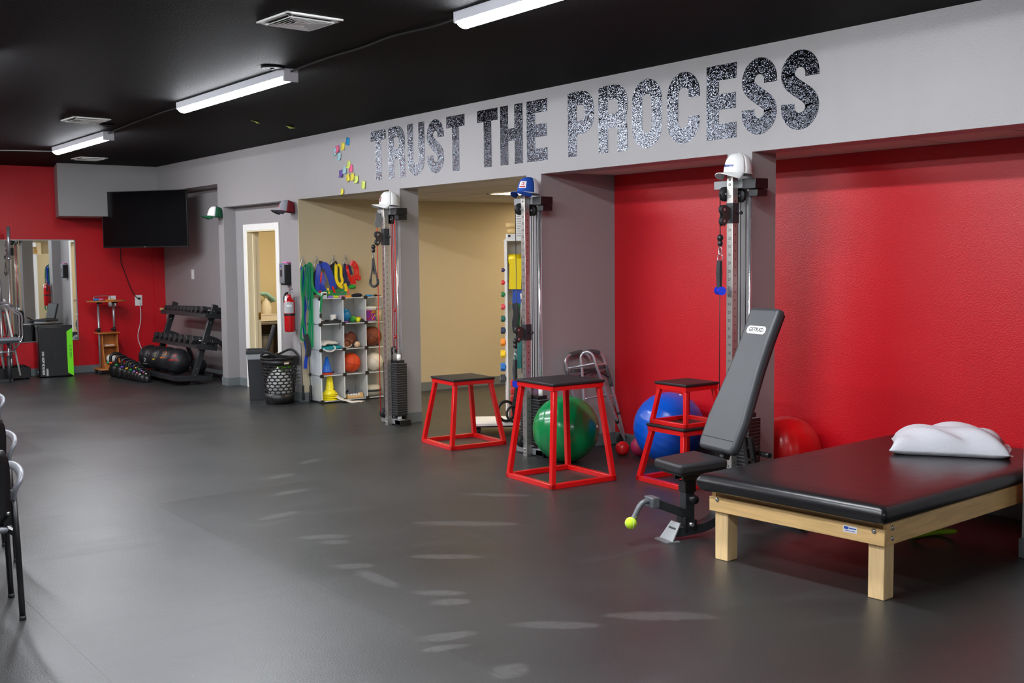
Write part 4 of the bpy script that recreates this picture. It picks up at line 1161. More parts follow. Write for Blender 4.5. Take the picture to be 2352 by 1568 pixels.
# ================================================================== SOFT PLYO BOX
t = thing('soft_plyo_box', 'black soft plyo box with a lime green side', 'plyo box', (4.04, 16.37, 0), math.radians(-8))
SOFT = mat('soft_box_vinyl', (16, 17, 19), .36, bump=(9, .35, 3))
obj('foam_block', B().box((0, 0, .006), (.45, .30, .72)), SOFT, t, .018, 3)
obj('lid_flap', B().box((-.012, .0, .70), (.455, .305, .728)), SOFT, t, .008)
obj('side_panel', B().prism([(.375, .06), (.452, .01), (.452, .69), (.375, .64)], 0, .002, frame_m((0, -.0005, 0), (1, 0, 0), (0, 0, 1))), mat('lime_vinyl', (112, 224, 12), .4), t)
obj('side_panel', B().box((.4495, 0, .02), (.4525, .29, .69)), MATS['lime_vinyl'], t)
obj('print', text_mesh('3 IN 1 SOFT PLYO BOX', .040, frame_m((.055, -.0022, .205), (0, 0, -1), (1, 0, 0)), .0006, sx=.80, bold=.0012), WHITEPL, t)
obj('print_small', text_mesh('GETRXD', .022, frame_m((.105, -.0022, .075), (0, 0, -1), (1, 0, 0)), .0006), WHITEPL, t)
obj('print_badge', B().prism([(-.055, -.008), (-.045, -.016), (.045, -.016), (.055, -.008), (.055, .008), (.045, .016), (-.045, .016), (-.055, .008)], 0, .0006, frame_m((.105, -.0012, .075), (0, 0, -1), (1, 0, 0))), GREYMET, t)
me = text_mesh('51CM 20IN', .045, frame_m((.418, -.0034, .36), (0, 0, -1), (1, 0, 0)), .0006, sx=.85)
obj('size_print', me, mat('print_dark_green', (40, 90, 30), .5), t)
obj('side_print', text_mesh('UP TO 400 LB', .03, frame_m((-.0008, .15, .07), (0, -1, 0), (0, 0, 1)), .0006, sx=.7), WHITEPL, t)

# ================================================================== LEFT: BAR HOLDER, BARBELLS, CABLE SEAT
t = thing('barbell_holder', 'black steel vertical barbell holder beside the soft box', 'barbell holder', (3.66, 16.45, 0))
obj('base_box', B().box((-.22, -.11, .03), (.26, -.10, .17)).box((-.22, .10, .03), (.26, .11, .17)).box((-.22, -.11, .03), (-.21, .11, .17)).box((.25, -.11, .03), (.26, .11, .17)).box((-.22, -.11, .02), (.26, .11, .035)), BLACK, t, .003)
for x in (-.14, -.06, .02, .10, .18):
    for y in (-.05, .05):
        obj('holder_tube', B().lathe([(.032, 0), (.032, .16), (.027, .16), (.027, .01)], 16, Matrix.Translation((x, y, .035))), BLACK, t)
for x in (-.2, .24): obj('foot', B().cyl((x, 0, 0), (x, 0, .03), .02, None, 10), RUBBER, t)
def barbell(label, x, y, ztop, lean, sleeve=.42, m=STEEL, r=.014):
    t = thing('barbell', label, 'barbell', (x, y, .04), 0, 'barbells stood upright in the holder', rot=lean)
    obj('shaft', B().cyl((0, 0, .0), (0, 0, ztop - sleeve), r, None, 14), m, t)
    obj('sleeve', B().cyl((0, 0, ztop - sleeve), (0, 0, ztop), .025, None, 18), STEEL, t)
    obj('collar', B().cyl((0, 0, ztop - sleeve - .03), (0, 0, ztop - sleeve), .038, None, 18), CHROME, t)
    obj('sleeve', B().cyl((0, 0, 0), (0, 0, .35), .023, None, 16), CHROME, t)
barbell('tallest chrome barbell, upright in the barbell holder', 3.68, 16.40, 2.07, (0, .02, 0))
barbell('shorter barbell at the left edge, upright in the holder', 3.60, 16.50, 1.34, (0, 0, 0), .3)
WB = mat('white_bar', (214, 212, 206), .5)
tag(obj('training_bar', B().cyl((3.78, 16.33, .06), (3.62, 16.36, 1.12), .014, None, 12), WB), 'pale bar leaning diagonally in front of the chrome barbell', 'bar')
tag(obj('training_bar', B().cyl((3.60, 16.38, .06), (3.48, 16.40, .95), .014, None, 12), WB), 'pale bar at the left picture edge behind the padded seat', 'bar')
t = thing('padded_bench', 'chrome framed seat cut off at the left picture edge', 'gym seat', (3.62, 16.15, 0))
obj('padded_seat', B().box((-.34, -.14, .56), (.12, .14, .60)), mat('seat_grey_vinyl', (116, 122, 130), .4), t, .016, 3)
obj('seat_board', B().box((-.33, -.13, .535), (.09, .13, .56)), DARKST, t, .004)
obj('frame_tube', B().tube(catmull([(-.1, .16, 1.06), (.03, .16, 1.07), (.11, .16, .98), (.20, .16, .90), (.205, .16, .74), (.20, .16, .58), (.12, .12, .47), (.05, .05, .41)], 6), .012, 10), CHROME, t)
obj('frame_tube', B().tube(catmull([(-.1, .10, 1.03), (.02, .10, 1.03), (.10, .10, .94), (.155, .10, .90), (.155, .10, .74), (.15, .10, .61), (.08, .08, .55)], 6), .011, 10), CHROME, t)
obj('frame_bar', B().cyl((-.25, 0, .41), (.05, 0, .41), .016, None, 10), CHROME, t)
obj('seat_post', B().cyl((-.02, 0, .22), (-.02, 0, .54), .018, None, 12), CHROME, t)
obj('post_sleeve', B().cyl((-.02, 0, .0), (-.02, 0, .36), .028, None, 14), DARKST, t)
obj('base_bar', B().box((-.30, -.025, 0), (.02, .025, .04)), DARKST, t, .004)
obj('handle_collar', B().cyl((-.03, .13, 1.05), (.09, .13, 1.03), .018, None, 12), CHROME, t)

# ================================================================== WOODEN CART
t = thing('wooden_cart', 'cherry laminate rolling stand with an open shelf column', 'cart', (5.01, 16.45, 0))
obj('base_board', B().prism([(-.17, -.16), (-.12, -.19), (.14, -.19), (.17, -.16), (.17, .14), (-.17, .14)], .055, .078), WOODC, t, .006)
for (x, y) in ((-.14, -.13), (.14, -.13), (-.14, .10), (.14, .10)):
    c = obj('caster', B().cyl((x - .012, y, .024), (x + .012, y, .024), .024, None, 16), BLACK, t)
    obj('caster_fork', B().box((x - .018, y - .012, .024), (x + .018, y + .012, .056)), DARKST, c, .003)
# tapering side boards of the shelf column (nearer edge curves outward at the floor)
side = [(.12, .078), (.12, .575), (-.05, .575), (-.055, .46), (-.075, .30), (-.12, .16), (-.145, .078)]
for x in (-.085, .125):
    obj('side_board', B().prism(side, 0, .016, frame_m((x, 0, 0), (0, 1, 0), (0, 0, 1))), WOODCZ, t, .003)
obj('back_board', B().box((-.07, .105, .078), (.13, .115, .575)), WOODCZ, t)
obj('shelf', B().box((-.07, -.055, .385), (.126, .105, .398)), WOODC, t, .002)
obj('shelf', B().box((-.07, -.13, .078), (.126, .105, .15)), WOODC, t, .002)
obj('column_top', B().prism([(-.15, -.10), (.16, -.10), (.175, -.05), (.16, .13), (-.15, .13)], .575, .593), WOODC, t, .005)
for (x, y) in ((-.115, -.02), (.115, .02)):
    obj('post', B().cyl((x, y, .078 if x < 0 else .593), (x, y, 1.035), .016, None, 14), STEEL, t)
    s_ = obj('clamp', B().cyl((x, y, .60), (x, y, .66), .022, None, 12), BLACK, t)
    obj('clamp_knob', B().cyl((x, y, .63), (x - .05, y - .02, .63), .014, None, 10), BLACK, s_)
    obj('post_cap', B().box((x - .02, y - .03, 1.01), (x + .05, y + .03, 1.036)), BLACK, t, .003)
tp = [(.27 * math.cos(a) + (.02 if math.cos(a) > 0 else -.0), .19 * math.sin(a)) for a in [2 * PI * i / 28 for i in range(28)]]
obj('top_board', B().prism(tp, 1.036, 1.056), WOODC, t, .006)
obj('wire_rail', B().tube(catmull([(-.16, .02, 1.056), (-.16, .02, 1.095), (-.13, .03, 1.115), (0, .05, 1.12), (.07, .05, 1.115), (.09, .05, 1.09), (.09, .05, 1.056)], 6), .006, 8), STEEL, t)
tag(obj('marker_roll', B().cyl((4.83, 16.42, 1.073), (4.90, 16.40, 1.073), .016, None, 12), SKY), 'blue roll on the top of the wooden cart', 'roll')
tag(obj('marker_roll', B().cyl((4.902, 16.40, 1.073), (4.96, 16.385, 1.073), .015, None, 12), mat('roll_pink', (220, 110, 170), .5)), 'pink roll on the top of the wooden cart', 'roll')
tag(obj('wooden_ruler', B().cbox((5.06, 16.42, 1.0625), (.12, .03, .012)), mat('ruler_wood', (224, 150, 50), .5)), 'small orange block on the top of the wooden cart', 'block')
def rag(name, label, cat, loc, r, m, seed, squash=.7, n=22, parent=None):
    rnd = random.Random(seed); ph = [(rnd.uniform(2, 6), rnd.uniform(2, 6), rnd.uniform(0, 6)) for _ in range(5)]
    b = B(); k = n // 2; vs = []; fs = []
    for i in range(n):
        a = 2 * PI * i / n
        for j in range(k + 1):
            u = PI * j / k
            d = 1 + .16 * sum(math.sin(p * a * 1.0 // 1 * 1 + q * u + c) for p, q, c in ph) / 2.2
            x, y, z = math.sin(u) * math.cos(a), math.sin(u) * math.sin(a), math.cos(u)
            d = 1 + .13 * sum(math.sin(p * x * 1.6 + q * y * 1.6 + (p + q) * .7 * z + c) for p, q, c in ph) / 2
            vs.append((r * d * x, r * d * y, max(0, r * squash * (1 + d * z))))
    for i in range(n):
        for j in range(k):
            a = i * (k + 1) + j; c = ((i + 1) % n) * (k + 1) + j
            fs.append((a, a + 1, c + 1, c))
    b.add(vs, fs, True)
    return tag(obj(name, b, m, None, loc=loc), label, cat)
rag('crumpled_cloth', 'crumpled white cloth in the bottom of the wooden cart', 'cloth', (5.04, 16.37, .151), .072, CLOTH, 2, .85)
tag(obj('tape_roll', B().lathe([(.02, 0), (.034, 0), (.034, .03), (.02, .03), (.02, 0)], 20, Matrix.Translation((4.985, 16.31, .151))), mat('tape_green', (20, 170, 120), .5)), 'small green roll beside the crumpled cloth', 'roll')
tag(obj('paper_stack', B().cbox((5.04, 16.47, .404), (.13, .10, .010)), WHITEPL, None, .002), 'thin stack of paper on the middle shelf of the wooden cart', 'paper')

# ================================================================== KETTLEBELLS
IRON = mat('kettlebell_black', (18, 18, 20), .4, bump=(60, .2))
def kettlebell(label, x, y, s, band):
    t = thing('kettlebell', label, 'kettlebell', (x + .04, y, 0), math.radians(-4), 'kettlebells in a row before the dumbbell rack')
    R = .088 * s
    prof = [(.001, 0), (R * .62, 0), (R * .9, R * .35), (R, R * .85), (R * .92, R * 1.35), (R * .62, R * 1.75), (R * .3, R * 1.9), (.001, R * 1.92)]
    pr = []
    for i in range(len(prof) - 1): pr.append(prof[i])
    b = B().lathe([tuple(p)[:2] for p in catmull([(a, c, 0) for a, c in prof], 3)], 24)
    obj('bell', b, IRON, t)
    h = catmull([(-R * .62, 0, R * 1.55), (-R * .74, 0, R * 2.2), (-R * .62, 0, R * 2.9), (0, 0, R * 3.1), (R * .62, 0, R * 2.9), (R * .74, 0, R * 2.2), (R * .62, 0, R * 1.55)], 5)
    obj('handle', B().tube(h, R * .20, 10), IRON, t)
    if band:
        BMt = mat('band_' + band[0], band[1], .5)
        for sx in (-1, 1):
            obj('colour_band', B().cyl((sx * R * .69, 0, R * 1.78), (sx * R * .73, 0, R * 2.02), R * .235, None, 12), BMt, t)
kb = [(4.90, 15.835, 1.20, ('orange', (220, 84, 16)), 'largest kettlebell with orange bands, at the far end of the row'),
      (4.905, 15.62, 1.12, ('green', (20, 150, 60)), 'kettlebell with green bands, second from the far end'),
      (4.915, 15.43, 1.02, ('violet', (96, 60, 180)), 'kettlebell with violet bands, third from the far end'),
      (4.925, 15.28, .96, ('gold', (226, 176, 20)), 'kettlebell with yellow bands in the middle of the row'),
      (4.93, 15.15, .90, ('leaf', (40, 160, 70)), 'kettlebell with a green handle mark, fifth from the far end'),
      (4.935, 15.04, .82, ('lilac', (150, 130, 220)), 'kettlebell with lilac bands, fourth from the near end'),
      (4.94, 14.95, .74, ('rose', (236, 120, 140)), 'kettlebell with pink bands, third from the near end'),
      (4.945, 14.87, .66, ('ivory', (230, 226, 210)), 'kettlebell with ivory bands, second from the near end'),
      (4.97, 14.78, .56, None, 'smallest kettlebell, plain black at the near end of the row')]
for x, y, s, bd, lab in kb: kettlebell(lab, x, y, s, bd)

# ================================================================== DUMBBELL RACK
t = thing('dumbbell_rack', 'black three tier rack for dumbbells and medicine balls', 'rack', (5.40, 14.15, 0))
# local y runs along the rack (0 near .. 1.55 far), local x toward the wall
RK = mat('rack_charcoal', (34, 36, 39), .42, bump=(200, .05))
RLn = 1.46
for y in (.0, RLn):
    obj('slanted_upright', B().beam((-.02, y, .0), (.335, y, 1.03), .075, .05, (0, 1, 0)), RK, t, .004)
    obj('rear_leg', B().sweep(catmull([(.19, y, .62), (.36, y, .55), (.50, y, .36), (.555, y, .10), (.56, y, .0)], 5), [(-.022, -.03), (.022, -.03), (.022, .03), (-.022, .03)], False, (0, 1, 0), smooth=False), RK, t, .003)
    obj('foot_plate', B().box((-.06, y - .035, 0), (.05, y + .035, .012)), RK, t, .003)
    for z in (.12, .20, .46, .53, .80, .90, .95):
        x = -.02 + .355 * z / 1.03 - .034
        obj('bolt', B().sphere((x + .03, y - .027, z), .007, 8, (1, .5, 1)), BOLT, t)
def tray(z, x0, dep, tilt, lip=.035):
    b = B()
    M = Matrix.Translation((x0, 0, z)) @ Matrix.Rotation(tilt, 4, 'Y')
    b.box((0, -.10, -.006), (dep, RLn + .12, 0), M).box((0, -.10, -.05), (.008, RLn + .12, lip * .3), M).box((dep - .008, -.10, -.02), (dep, RLn + .12, lip), M).box((0, -.10, -.05), (dep, -.092, lip * .4), M).box((0, RLn + .112, -.05), (dep, RLn + .12, lip * .4), M)
    obj('tray', b, RK, t, .002)
    return M
M1 = tray(.92, .16, .26, .12); M2 = tray(.52, .03, .28, .16); M3 = tray(.115, -.27, .50, .05)
obj('cross_tube', B().beam((.50, -.02, .05), (.50, RLn + .02, .05), .04, .04), RK, t, .003)
rackM = Matrix.Translation((5.40, 14.15, 0))
HEX = mat('dumbbell_rubber', (30, 31, 33), .5, bump=(150, .12))
def hexbell(label, M, y, s, group):
    """two hex heads on a knurled handle, lying across the tray"""
    L = .20 * s + .06; r = .045 * s + .018
    t = thing('dumbbell', label, 'dumbbell', (0, 0, 0), 0, group)
    t.matrix_world = rackM @ M @ Matrix.Translation((.135, y, r * .868 + .001))
    hx = [(r * math.cos(PI / 3 * i), r * math.sin(PI / 3 * i)) for i in range(6)]
    hw = .06 * s + .02
    for sgn in (-1, 1):
        x0 = sgn * L / 2 - hw / 2
        obj('head', B().prism(hx, x0, x0 + hw, frame_m((0, 0, 0), (0, 1, 0), (0, 0, 1))), HEX, t, .006, 2)
    obj('handle', B().cyl((-L / 2, 0, 0), (L / 2, 0, 0), .014, None, 12), CHROME, t)
place = ['at the far end', 'second from the far end', 'third from the far end', 'fourth from the far end', 'fifth from the far end', 'sixth from the far end', 'seventh from the far end', 'eighth from the far end', 'ninth from the far end', 'tenth from the far end', 'at the near end']
ys = [1.50, 1.36, 1.225, 1.095, .965, .83, .69, .545, .40, .24, .04]
for i, y in enumerate(ys): hexbell('small hex dumbbell on the top tray, ' + place[i], M1, y, .52 + .035 * i, 'hex dumbbells on the top tray')
ys = [1.46, 1.25, 1.05, .855, .66, .46, .25, .03]
pl2 = place[:7] + [place[10]]
for i, y in enumerate(ys): hexbell('large hex dumbbell on the middle tray, ' + pl2[i], M2, y, .86 + .03 * i, 'hex dumbbells on the middle tray')
tag(obj('block', B().cbox((5.57, 15.72, .935), (.04, .04, .03)), mat('block_wood', (214, 176, 120), .6)), 'small pale wooden block at the far end of the top tray', 'block')
MEDM = mat('medicine_ball_vinyl', (26, 27, 30), .4, bump=(120, .12))
def medball(label, x, y, r, txt, col, az):
    t = thing('medicine_ball', label, 'medicine ball', (5.40 + x, 14.15 + y, .118 + r), 0, 'medicine balls on the bottom tray')
    obj('shell', B().sphere((0, 0, 0), r, 32), MEDM, t)
    sm = B()
    for ax in ((1, 0, 0), (0, 1, 0), (0, 0, 1)):
        for off in (-.45, .45):
            R2 = math.sqrt(1 - off * off) * r * 1.001
            M = frame_m(Vector(ax) * off * r, Vector(ax).orthogonal(), Vector(ax).cross(Vector(ax).orthogonal()))
            sm.torus((0, 0, 0), R2, .0018, 30, 5, Matrix.Rotation(.4, 4, 'Z') @ Matrix.Rotation(.3, 4, 'X') @ M)
    obj('panel_seam', sm, mat('seam_dark', (12, 12, 13), .5), t)
    if txt:
        d = Vector((math.cos(az[0]) * math.cos(az[1]), math.sin(az[0]) * math.cos(az[1]), math.sin(az[1])))
        up = (Vector((0, 0, 1)) - d * d.z).normalized(); rt = up.cross(d)
        PM = mat('ball_print_' + col[0], col[1], .5)
        def wrap(me):
            for v in me.vertices:
                p = d * r + rt * v.co.x + up * v.co.y
                v.co = p.normalized() * (r * 1.004)
            return me
        obj('print', wrap(text_mesh(txt, .075, Matrix.Translation((0, .025, 0)), .0002, bold=.0015)), PM, t)
        obj('print', wrap(text_mesh('MEDICINE', .03, Matrix.Translation((0, -.035, 0)), .0002, bold=.001)), PM, t)
medball('medicine ball with white print at the far end of the bottom tray', -.09, 1.34, .165, '20', ('white', (225, 225, 225)), (-2.3, -.35))
medball('medicine ball with yellow numbers on the bottom tray', -.10, .985, .168, '14', ('yellow', (232, 196, 30)), (-2.1, .2))
medball('medicine ball with orange numbers on the bottom tray', -.10, .63, .172, '12', ('orange', (232, 130, 30)), (-2.2, .45))
medball('medicine ball with red print nearest on the bottom tray', -.10, .27, .172, '10', ('red', (216, 40, 30)), (-2.25, .4))
medball('plain dark medicine ball at the near end of the bottom tray', .17, .22, .10, '', ('red', (216, 40, 30)), (-2.2, .3))
# ================================================================== BY THE DOOR
t = thing('fire_extinguisher', 'red fire extinguisher hung on the narrow wall end', 'fire extinguisher', (XF - .085, 11.64, .80))
obj('cylinder', B().lathe([(.001, 0), (.05, 0), (.062, .012), (.062, .33), (.058, .355), (.035, .385), (.024, .40), (.024, .42), (.001, .42)], 26), mat('extinguisher_red', (200, 14, 22), .25, coat=.4), t)
def wrap_label(r, a0, a1, z0, z1):
    b = B(); n = 10; vs = []
    for i in range(n + 1):
        a = math.radians(a0 + (a1 - a0) * i / n); vs += [(r * math.cos(a), r * math.sin(a), z0), (r * math.cos(a), r * math.sin(a), z1)]
    return b.add(vs, [(2 * i, 2 * i + 2, 2 * i + 3, 2 * i + 1) for i in range(n)], True)
obj('label', wrap_label(.0628, 175, 290, .215, .34), mat('label_grey', (176, 176, 178), .5), t)
obj('label_print', wrap_label(.0634, 215, 270, .29, .31), WHITEPL, t)
obj('strap', B().lathe([(.0635, .185), (.0645, .19), (.0645, .205), (.0635, .21)], 26), BLACK, t)
obj('valve', B().cyl((0, 0, .42), (0, 0, .455), .018, None, 12), STEEL, t)
obj('lever', B().beam((.0, .01, .462), (-.0, -.085, .49), .02, .008).beam((0, .01, .45), (0, -.08, .452), .02, .008), STEEL, t)
obj('gauge', B().cyl((-.018, 0, .44), (-.030, 0, .44), .016, None, 14), BLACK, t)
obj('hose', B().tube(catmull([(0, .02, .44), (-.01, .06, .44), (-.02, .085, .38), (-.02, .075, .28)], 5), .011, 8), BLACK, t)
obj('inspection_tag', B().box((-.055, .045, .28), (-.053, .10, .40), Matrix.Rotation(.25, 4, 'X')), WHITEPL, t)
obj('wall_bracket', B().box((.06, -.02, .02), (.083, .02, .40)), STEEL, t)

t = thing('soap_dispenser', 'grey and black soap dispenser on the wall beside the door', 'dispenser', (5.84, 12.13, 1.32))
obj('housing', B().box((-.09, -.06, 0), (0, .06, .24)), BLACK, t, .012, 3)
obj('front_cover', B().box((-.105, -.058, .02), (-.085, .058, .26)), mat('dispenser_silver', (140, 142, 148), .35, .4), t, .01, 3)
obj('sight_window', B().box((-.107, -.02, .10), (-.104, .02, .18)), BLACK, t, .002)
obj('badge', B().box((-.107, -.015, .215), (-.104, .02, .23)), mat('badge_blue', (50, 80, 170), .5), t)
tag(obj('sponge', B().cbox((5.80, 12.11, 1.585), (.06, .10, .018)), mat('sponge_pink', (226, 112, 190), .8), None, .006), 'pink sponge lying on top of the soap dispenser', 'sponge')

# kitchen style counter in the room behind the door
t = thing('counter', 'grey topped counter in the room behind the door', 'counter', (6.75, 15.0, 0))
obj('worktop', B().box((-.6, -.30, .70), (.9, .29, .735)), mat('worktop_grey', (120, 112, 100), .45), t, .004)
obj('end_panel', B().box((-.58, -.28, 0), (-.55, .28, .70)), WOODCZ, t)
obj('end_panel', B().box((.85, -.28, 0), (.88, .28, .70)), WOODCZ, t)
obj('back_panel', B().box((-.55, .25, .2), (.85, .27, .70)), mat('panel_dark', (70, 60, 52), .7), t)
t = thing('storage_bin', 'cream plastic bin on the counter behind the door', 'bin', (6.78, 14.88, .735))
obj('tub', B().box((-.15, -.07, 0), (.15, -.06, .10)).box((-.15, .06, 0), (.15, .07, .10)).box((-.15, -.07, 0), (-.14, .07, .10)).box((.14, -.07, 0), (.15, .07, .10)).box((-.15, -.07, 0), (.15, .07, .01)), CREAMPL, t)
obj('rim', B().box((-.155, -.075, .095), (.155, -.065, .105)).box((-.155, .065, .095), (.155, .075, .105)), CREAMPL, t)
obj('divider', B().box((-.005, -.06, .0), (.005, .06, .095)), CREAMPL, t)
rag('gauze_pack', 'pinkish packs lying in the cream bin', 'pack', (6.74, 14.88, .746), .055, mat('gauze_pink', (236, 206, 190), .8), 5, .9)
t = thing('spray_bottle', 'cream bottle with a pale blue cloth over its top', 'bottle', (6.90, 15.12, .735))
obj('bottle_body', B().lathe([(.001, 0), (.075, 0), (.08, .02), (.078, .20), (.05, .28), (.03, .30), (.03, .33), (.001, .33)], 22), CREAMPL, t)
obj('trigger_head', B().box((-.03, -.015, .33), (.03, .015, .37)), CREAMPL, t)
def drape(name, label, cat, pts0, pts1, m, thick=.004):
    """cloth between two edge curves, slightly wavy"""
    b = B(); n = 14; k = 10; vs = []
    A = catmull(pts0, 5); C = catmull(pts1, 5)
    for i in range(n + 1):
        fa = i / n * (len(A) - 1); fc = i / n * (len(C) - 1)
        a = A[int(fa)].lerp(A[min(len(A) - 1, int(fa) + 1)], fa % 1); c = C[int(fc)].lerp(C[min(len(C) - 1, int(fc) + 1)], fc % 1)
        for j in range(k + 1):
            p = a.lerp(c, j / k); p = p + Vector((0, 0, .004 * math.sin(i * 1.1 + j * .9)))
            vs.append(tuple(p))
    b.add(vs, [(i * (k + 1) + j, (i + 1) * (k + 1) + j, (i + 1) * (k + 1) + j + 1, i * (k + 1) + j + 1) for i in range(n) for j in range(k)], True)
    o = obj(name, b, m); o.modifiers.new('s', 'SOLIDIFY').thickness = thick
    return tag(o, label, cat)
drape('face_cloth', 'pale blue cloth draped over the bottle behind the door', 'cloth', [(6.76, 15.05, 1.16), (6.90, 15.05, 1.14), (7.04, 15.06, 1.04)], [(6.76, 15.2, 1.15), (6.90, 15.2, 1.13), (7.04, 15.2, 1.02)], mat('cloth_aqua', (156, 204, 196), .85), .04)
t = thing('waste_bin', 'round dark waste bin under the counter behind the door', 'waste bin', (6.76, 14.96, 0))
obj('bin_body', B().lathe([(.001, .0), (.13, 0), (.16, .55), (.148, .55), (.12, .01), (.001, .01)], 26), mat('bin_olive', (70, 66, 58), .5), t)
obj('bin_rim', B().torus((0, 0, .55), .158, .008, 28, 8), mat('bin_olive', (70, 66, 58), .5), t)
rag('plastic_bag', 'pale bag of clutter under the counter behind the door', 'bag', (7.07, 14.95, 0.0), .14, mat('bag_mixed', (170, 150, 130), .5, var=(9, .6)), 9, 1.1)
tag(obj('pen_tray', B().cbox((7.02, 14.80, .745), (.20, .08, .018)), mat('tray_blue', (50, 80, 110), .5), None, .004), 'dark blue tray at the counter edge behind the door', 'tray')

# slim trash can with the lid flipped open
t = thing('trash_can', 'slim black trash can with its lid flipped open', 'trash can', (5.42, 12.16, 0), math.radians(-24))
def hollow(x0, y0, x1, y1, z, taper, wall=.006):
    b = B(); vs = []
    def rg(s, zz, i): return [(x0 * s + i, y0 * s + i, zz), (x1 * s - i, y0 * s + i, zz), (x1 * s - i, y1 * s - i, zz), (x0 * s + i, y1 * s - i, zz)]
    for s, zz, i in ((taper, 0, 0), (1, z, 0), (1, z, wall), (taper, .01, wall)): vs += rg(s, zz, i)
    fs = [(3, 2, 1, 0), (12, 13, 14, 15)]
    for r in range(3):
        for q in range(4): fs.append((r * 4 + q, r * 4 + (q + 1) % 4, r * 4 + 4 + (q + 1) % 4, r * 4 + 4 + q))
    return b.add(vs, fs)
CAN = mat('can_black', (38, 39, 42), .5, bump=(200, .08))
obj('can_body', hollow(-.115, -.16, .115, .16, .56, .84), CAN, t, .012, 3)
obj('rim_band', hollow(-.128, -.173, .128, .173, .045, 1.0, .02), CAN, t, .006, 2, loc=(0, 0, .535))
obj('bag_liner', hollow(-.121, -.166, .121, .166, .07, .98, .004), mat('liner_clear', (190, 194, 198), .3, alpha=.55), t, loc=(0, 0, .475))
obj('lid', B().box((-.02, -.12, 0), (.02, .12, .29), Matrix.Translation((.12, -.02, .575)) @ Matrix.Rotation(.28, 4, 'Y')), CAN, t, .012, 3)
obj('lid_hinge', B().cyl((.125, -.12, .578), (.125, .12, .578), .012, None, 10), BLACK, t)

# laundry basket with oval cut-outs
def basket():
    t = thing('laundry_basket', 'black laundry basket with oval holes and loop handles', 'laundry basket', (5.445, 11.625, 0), math.radians(28))
    NB, NR = 17, 9
    z0, z1 = .12, .44
    def rad(z): return .155 + .055 * (z / .60)
    def P(th, z, inset=0):
        r = rad(z) - inset
        return (r * 1.06 * math.cos(th), r * .98 * math.sin(th), z)
    b = B()
    hz = (z1 - z0) / NR; dth = 2 * PI / NB; K = 12
    for row in range(NR):
        for c in range(NB):
            th = (c + .5 * (row % 2)) * dth; zc = z0 + (row + .5) * hz
            vs = []
            for i in range(K):
                a = 2 * PI * i / K + PI / K
                ca, sa = math.cos(a), math.sin(a)
                m = max(abs(ca), abs(sa))
                vs.append(P(th + dth / 2 * ca / m, zc + hz / 2 * sa / m))
            for i in range(K):
                a = 2 * PI * i / K + PI / K
                vs.append(P(th + dth / 2 * .84 * math.cos(a), zc + hz / 2 * .78 * math.sin(a)))
            b.add(vs, [(i, (i + 1) % K, K + (i + 1) % K, K + i) for i in range(K)], True)
    # solid skirt and collar
    for (a, c) in ((0.0, z0), (z1, .50)):
        vs = []
        for i in range(37):
            th = 2 * PI * i / 36
            vs += [P(th, a), P(th, c)]
        b.add(vs, [(2 * i, 2 * i + 2, 2 * i + 3, 2 * i + 1) for i in range(36)], True)
    BK = mat('basket_black', (18, 18, 20), .42)
    o = obj('basket_wall', b, BK, t); m = o.modifiers.new('s', 'SOLIDIFY'); m.thickness = .005; m.offset = -1
    obj('basket_floor', B().lathe([(.001, .004), (.152, .004), (.152, .010), (.001, .010)], 36, Matrix.Diagonal((1.06, .98, 1, 1))), BK, t)
    # upper rim rises into two loop handles, with a slot through each
    r = B(); vs = []; n = 72
    def top(th): return .525 + .075 * max(0, abs(math.cos(th))) ** 5
    seg = []
    for i in range(n):
        th = 2 * PI * i / n; h = top(th)
        slot = abs(math.cos(th)) > .86
        lo, hi = .50, h
        if slot:
            q = (abs(math.cos(th)) - .86) / .14
            m0 = .535 - .012 * q ** .5; m1 = min(h - .022, .535 + .042 * q ** .5)
            seg.append((th, [.50, m0, max(m0, m1), h]))
        else: seg.append((th, [.50, .535, .535, h]))
    for i in range(n):
        a, c = seg[i], seg[(i + 1) % n]
        for k_ in (0, 2):
            r.add([P(a[0], a[1][k_]), P(c[0], c[1][k_]), P(c[0], c[1][k_ + 1]), P(a[0], a[1][k_ + 1])], [(0, 1, 2, 3)], True)
    o = obj('rim_handles', r, BK, t); m = o.modifiers.new('s', 'SOLIDIFY'); m.thickness = .008; m.offset = 0
    obj('rim_bead', B().tube([P(2 * PI * i / 60, top(2 * PI * i / 60)) for i in range(60)], .007, 8, True), BK, t)
    obj('price_tag', B().add([P(math.radians(-118 - 8), .455, -.003), P(math.radians(-118 + 8), .455, -.003), P(math.radians(-118 + 8), .475, -.003), P(math.radians(-118 - 8), .475, -.003)], [(0, 1, 2, 3)]), mat('tag_cream', (222, 206, 186), .6), t)
    return t
basket()
rag('laundry_towel', 'white towels filling the laundry basket', 'towel', (5.445, 11.625, .013), .138, mat('towel_white', (238, 238, 236), .9, bump=(120, .5)), 12, 1.35)
rag('green_towel', 'lime green towel on top of the laundry in the basket', 'towel', (5.49, 11.585, .385), .085, mat('towel_lime', (130, 214, 40), .85, bump=(120, .5)), 4, .55)

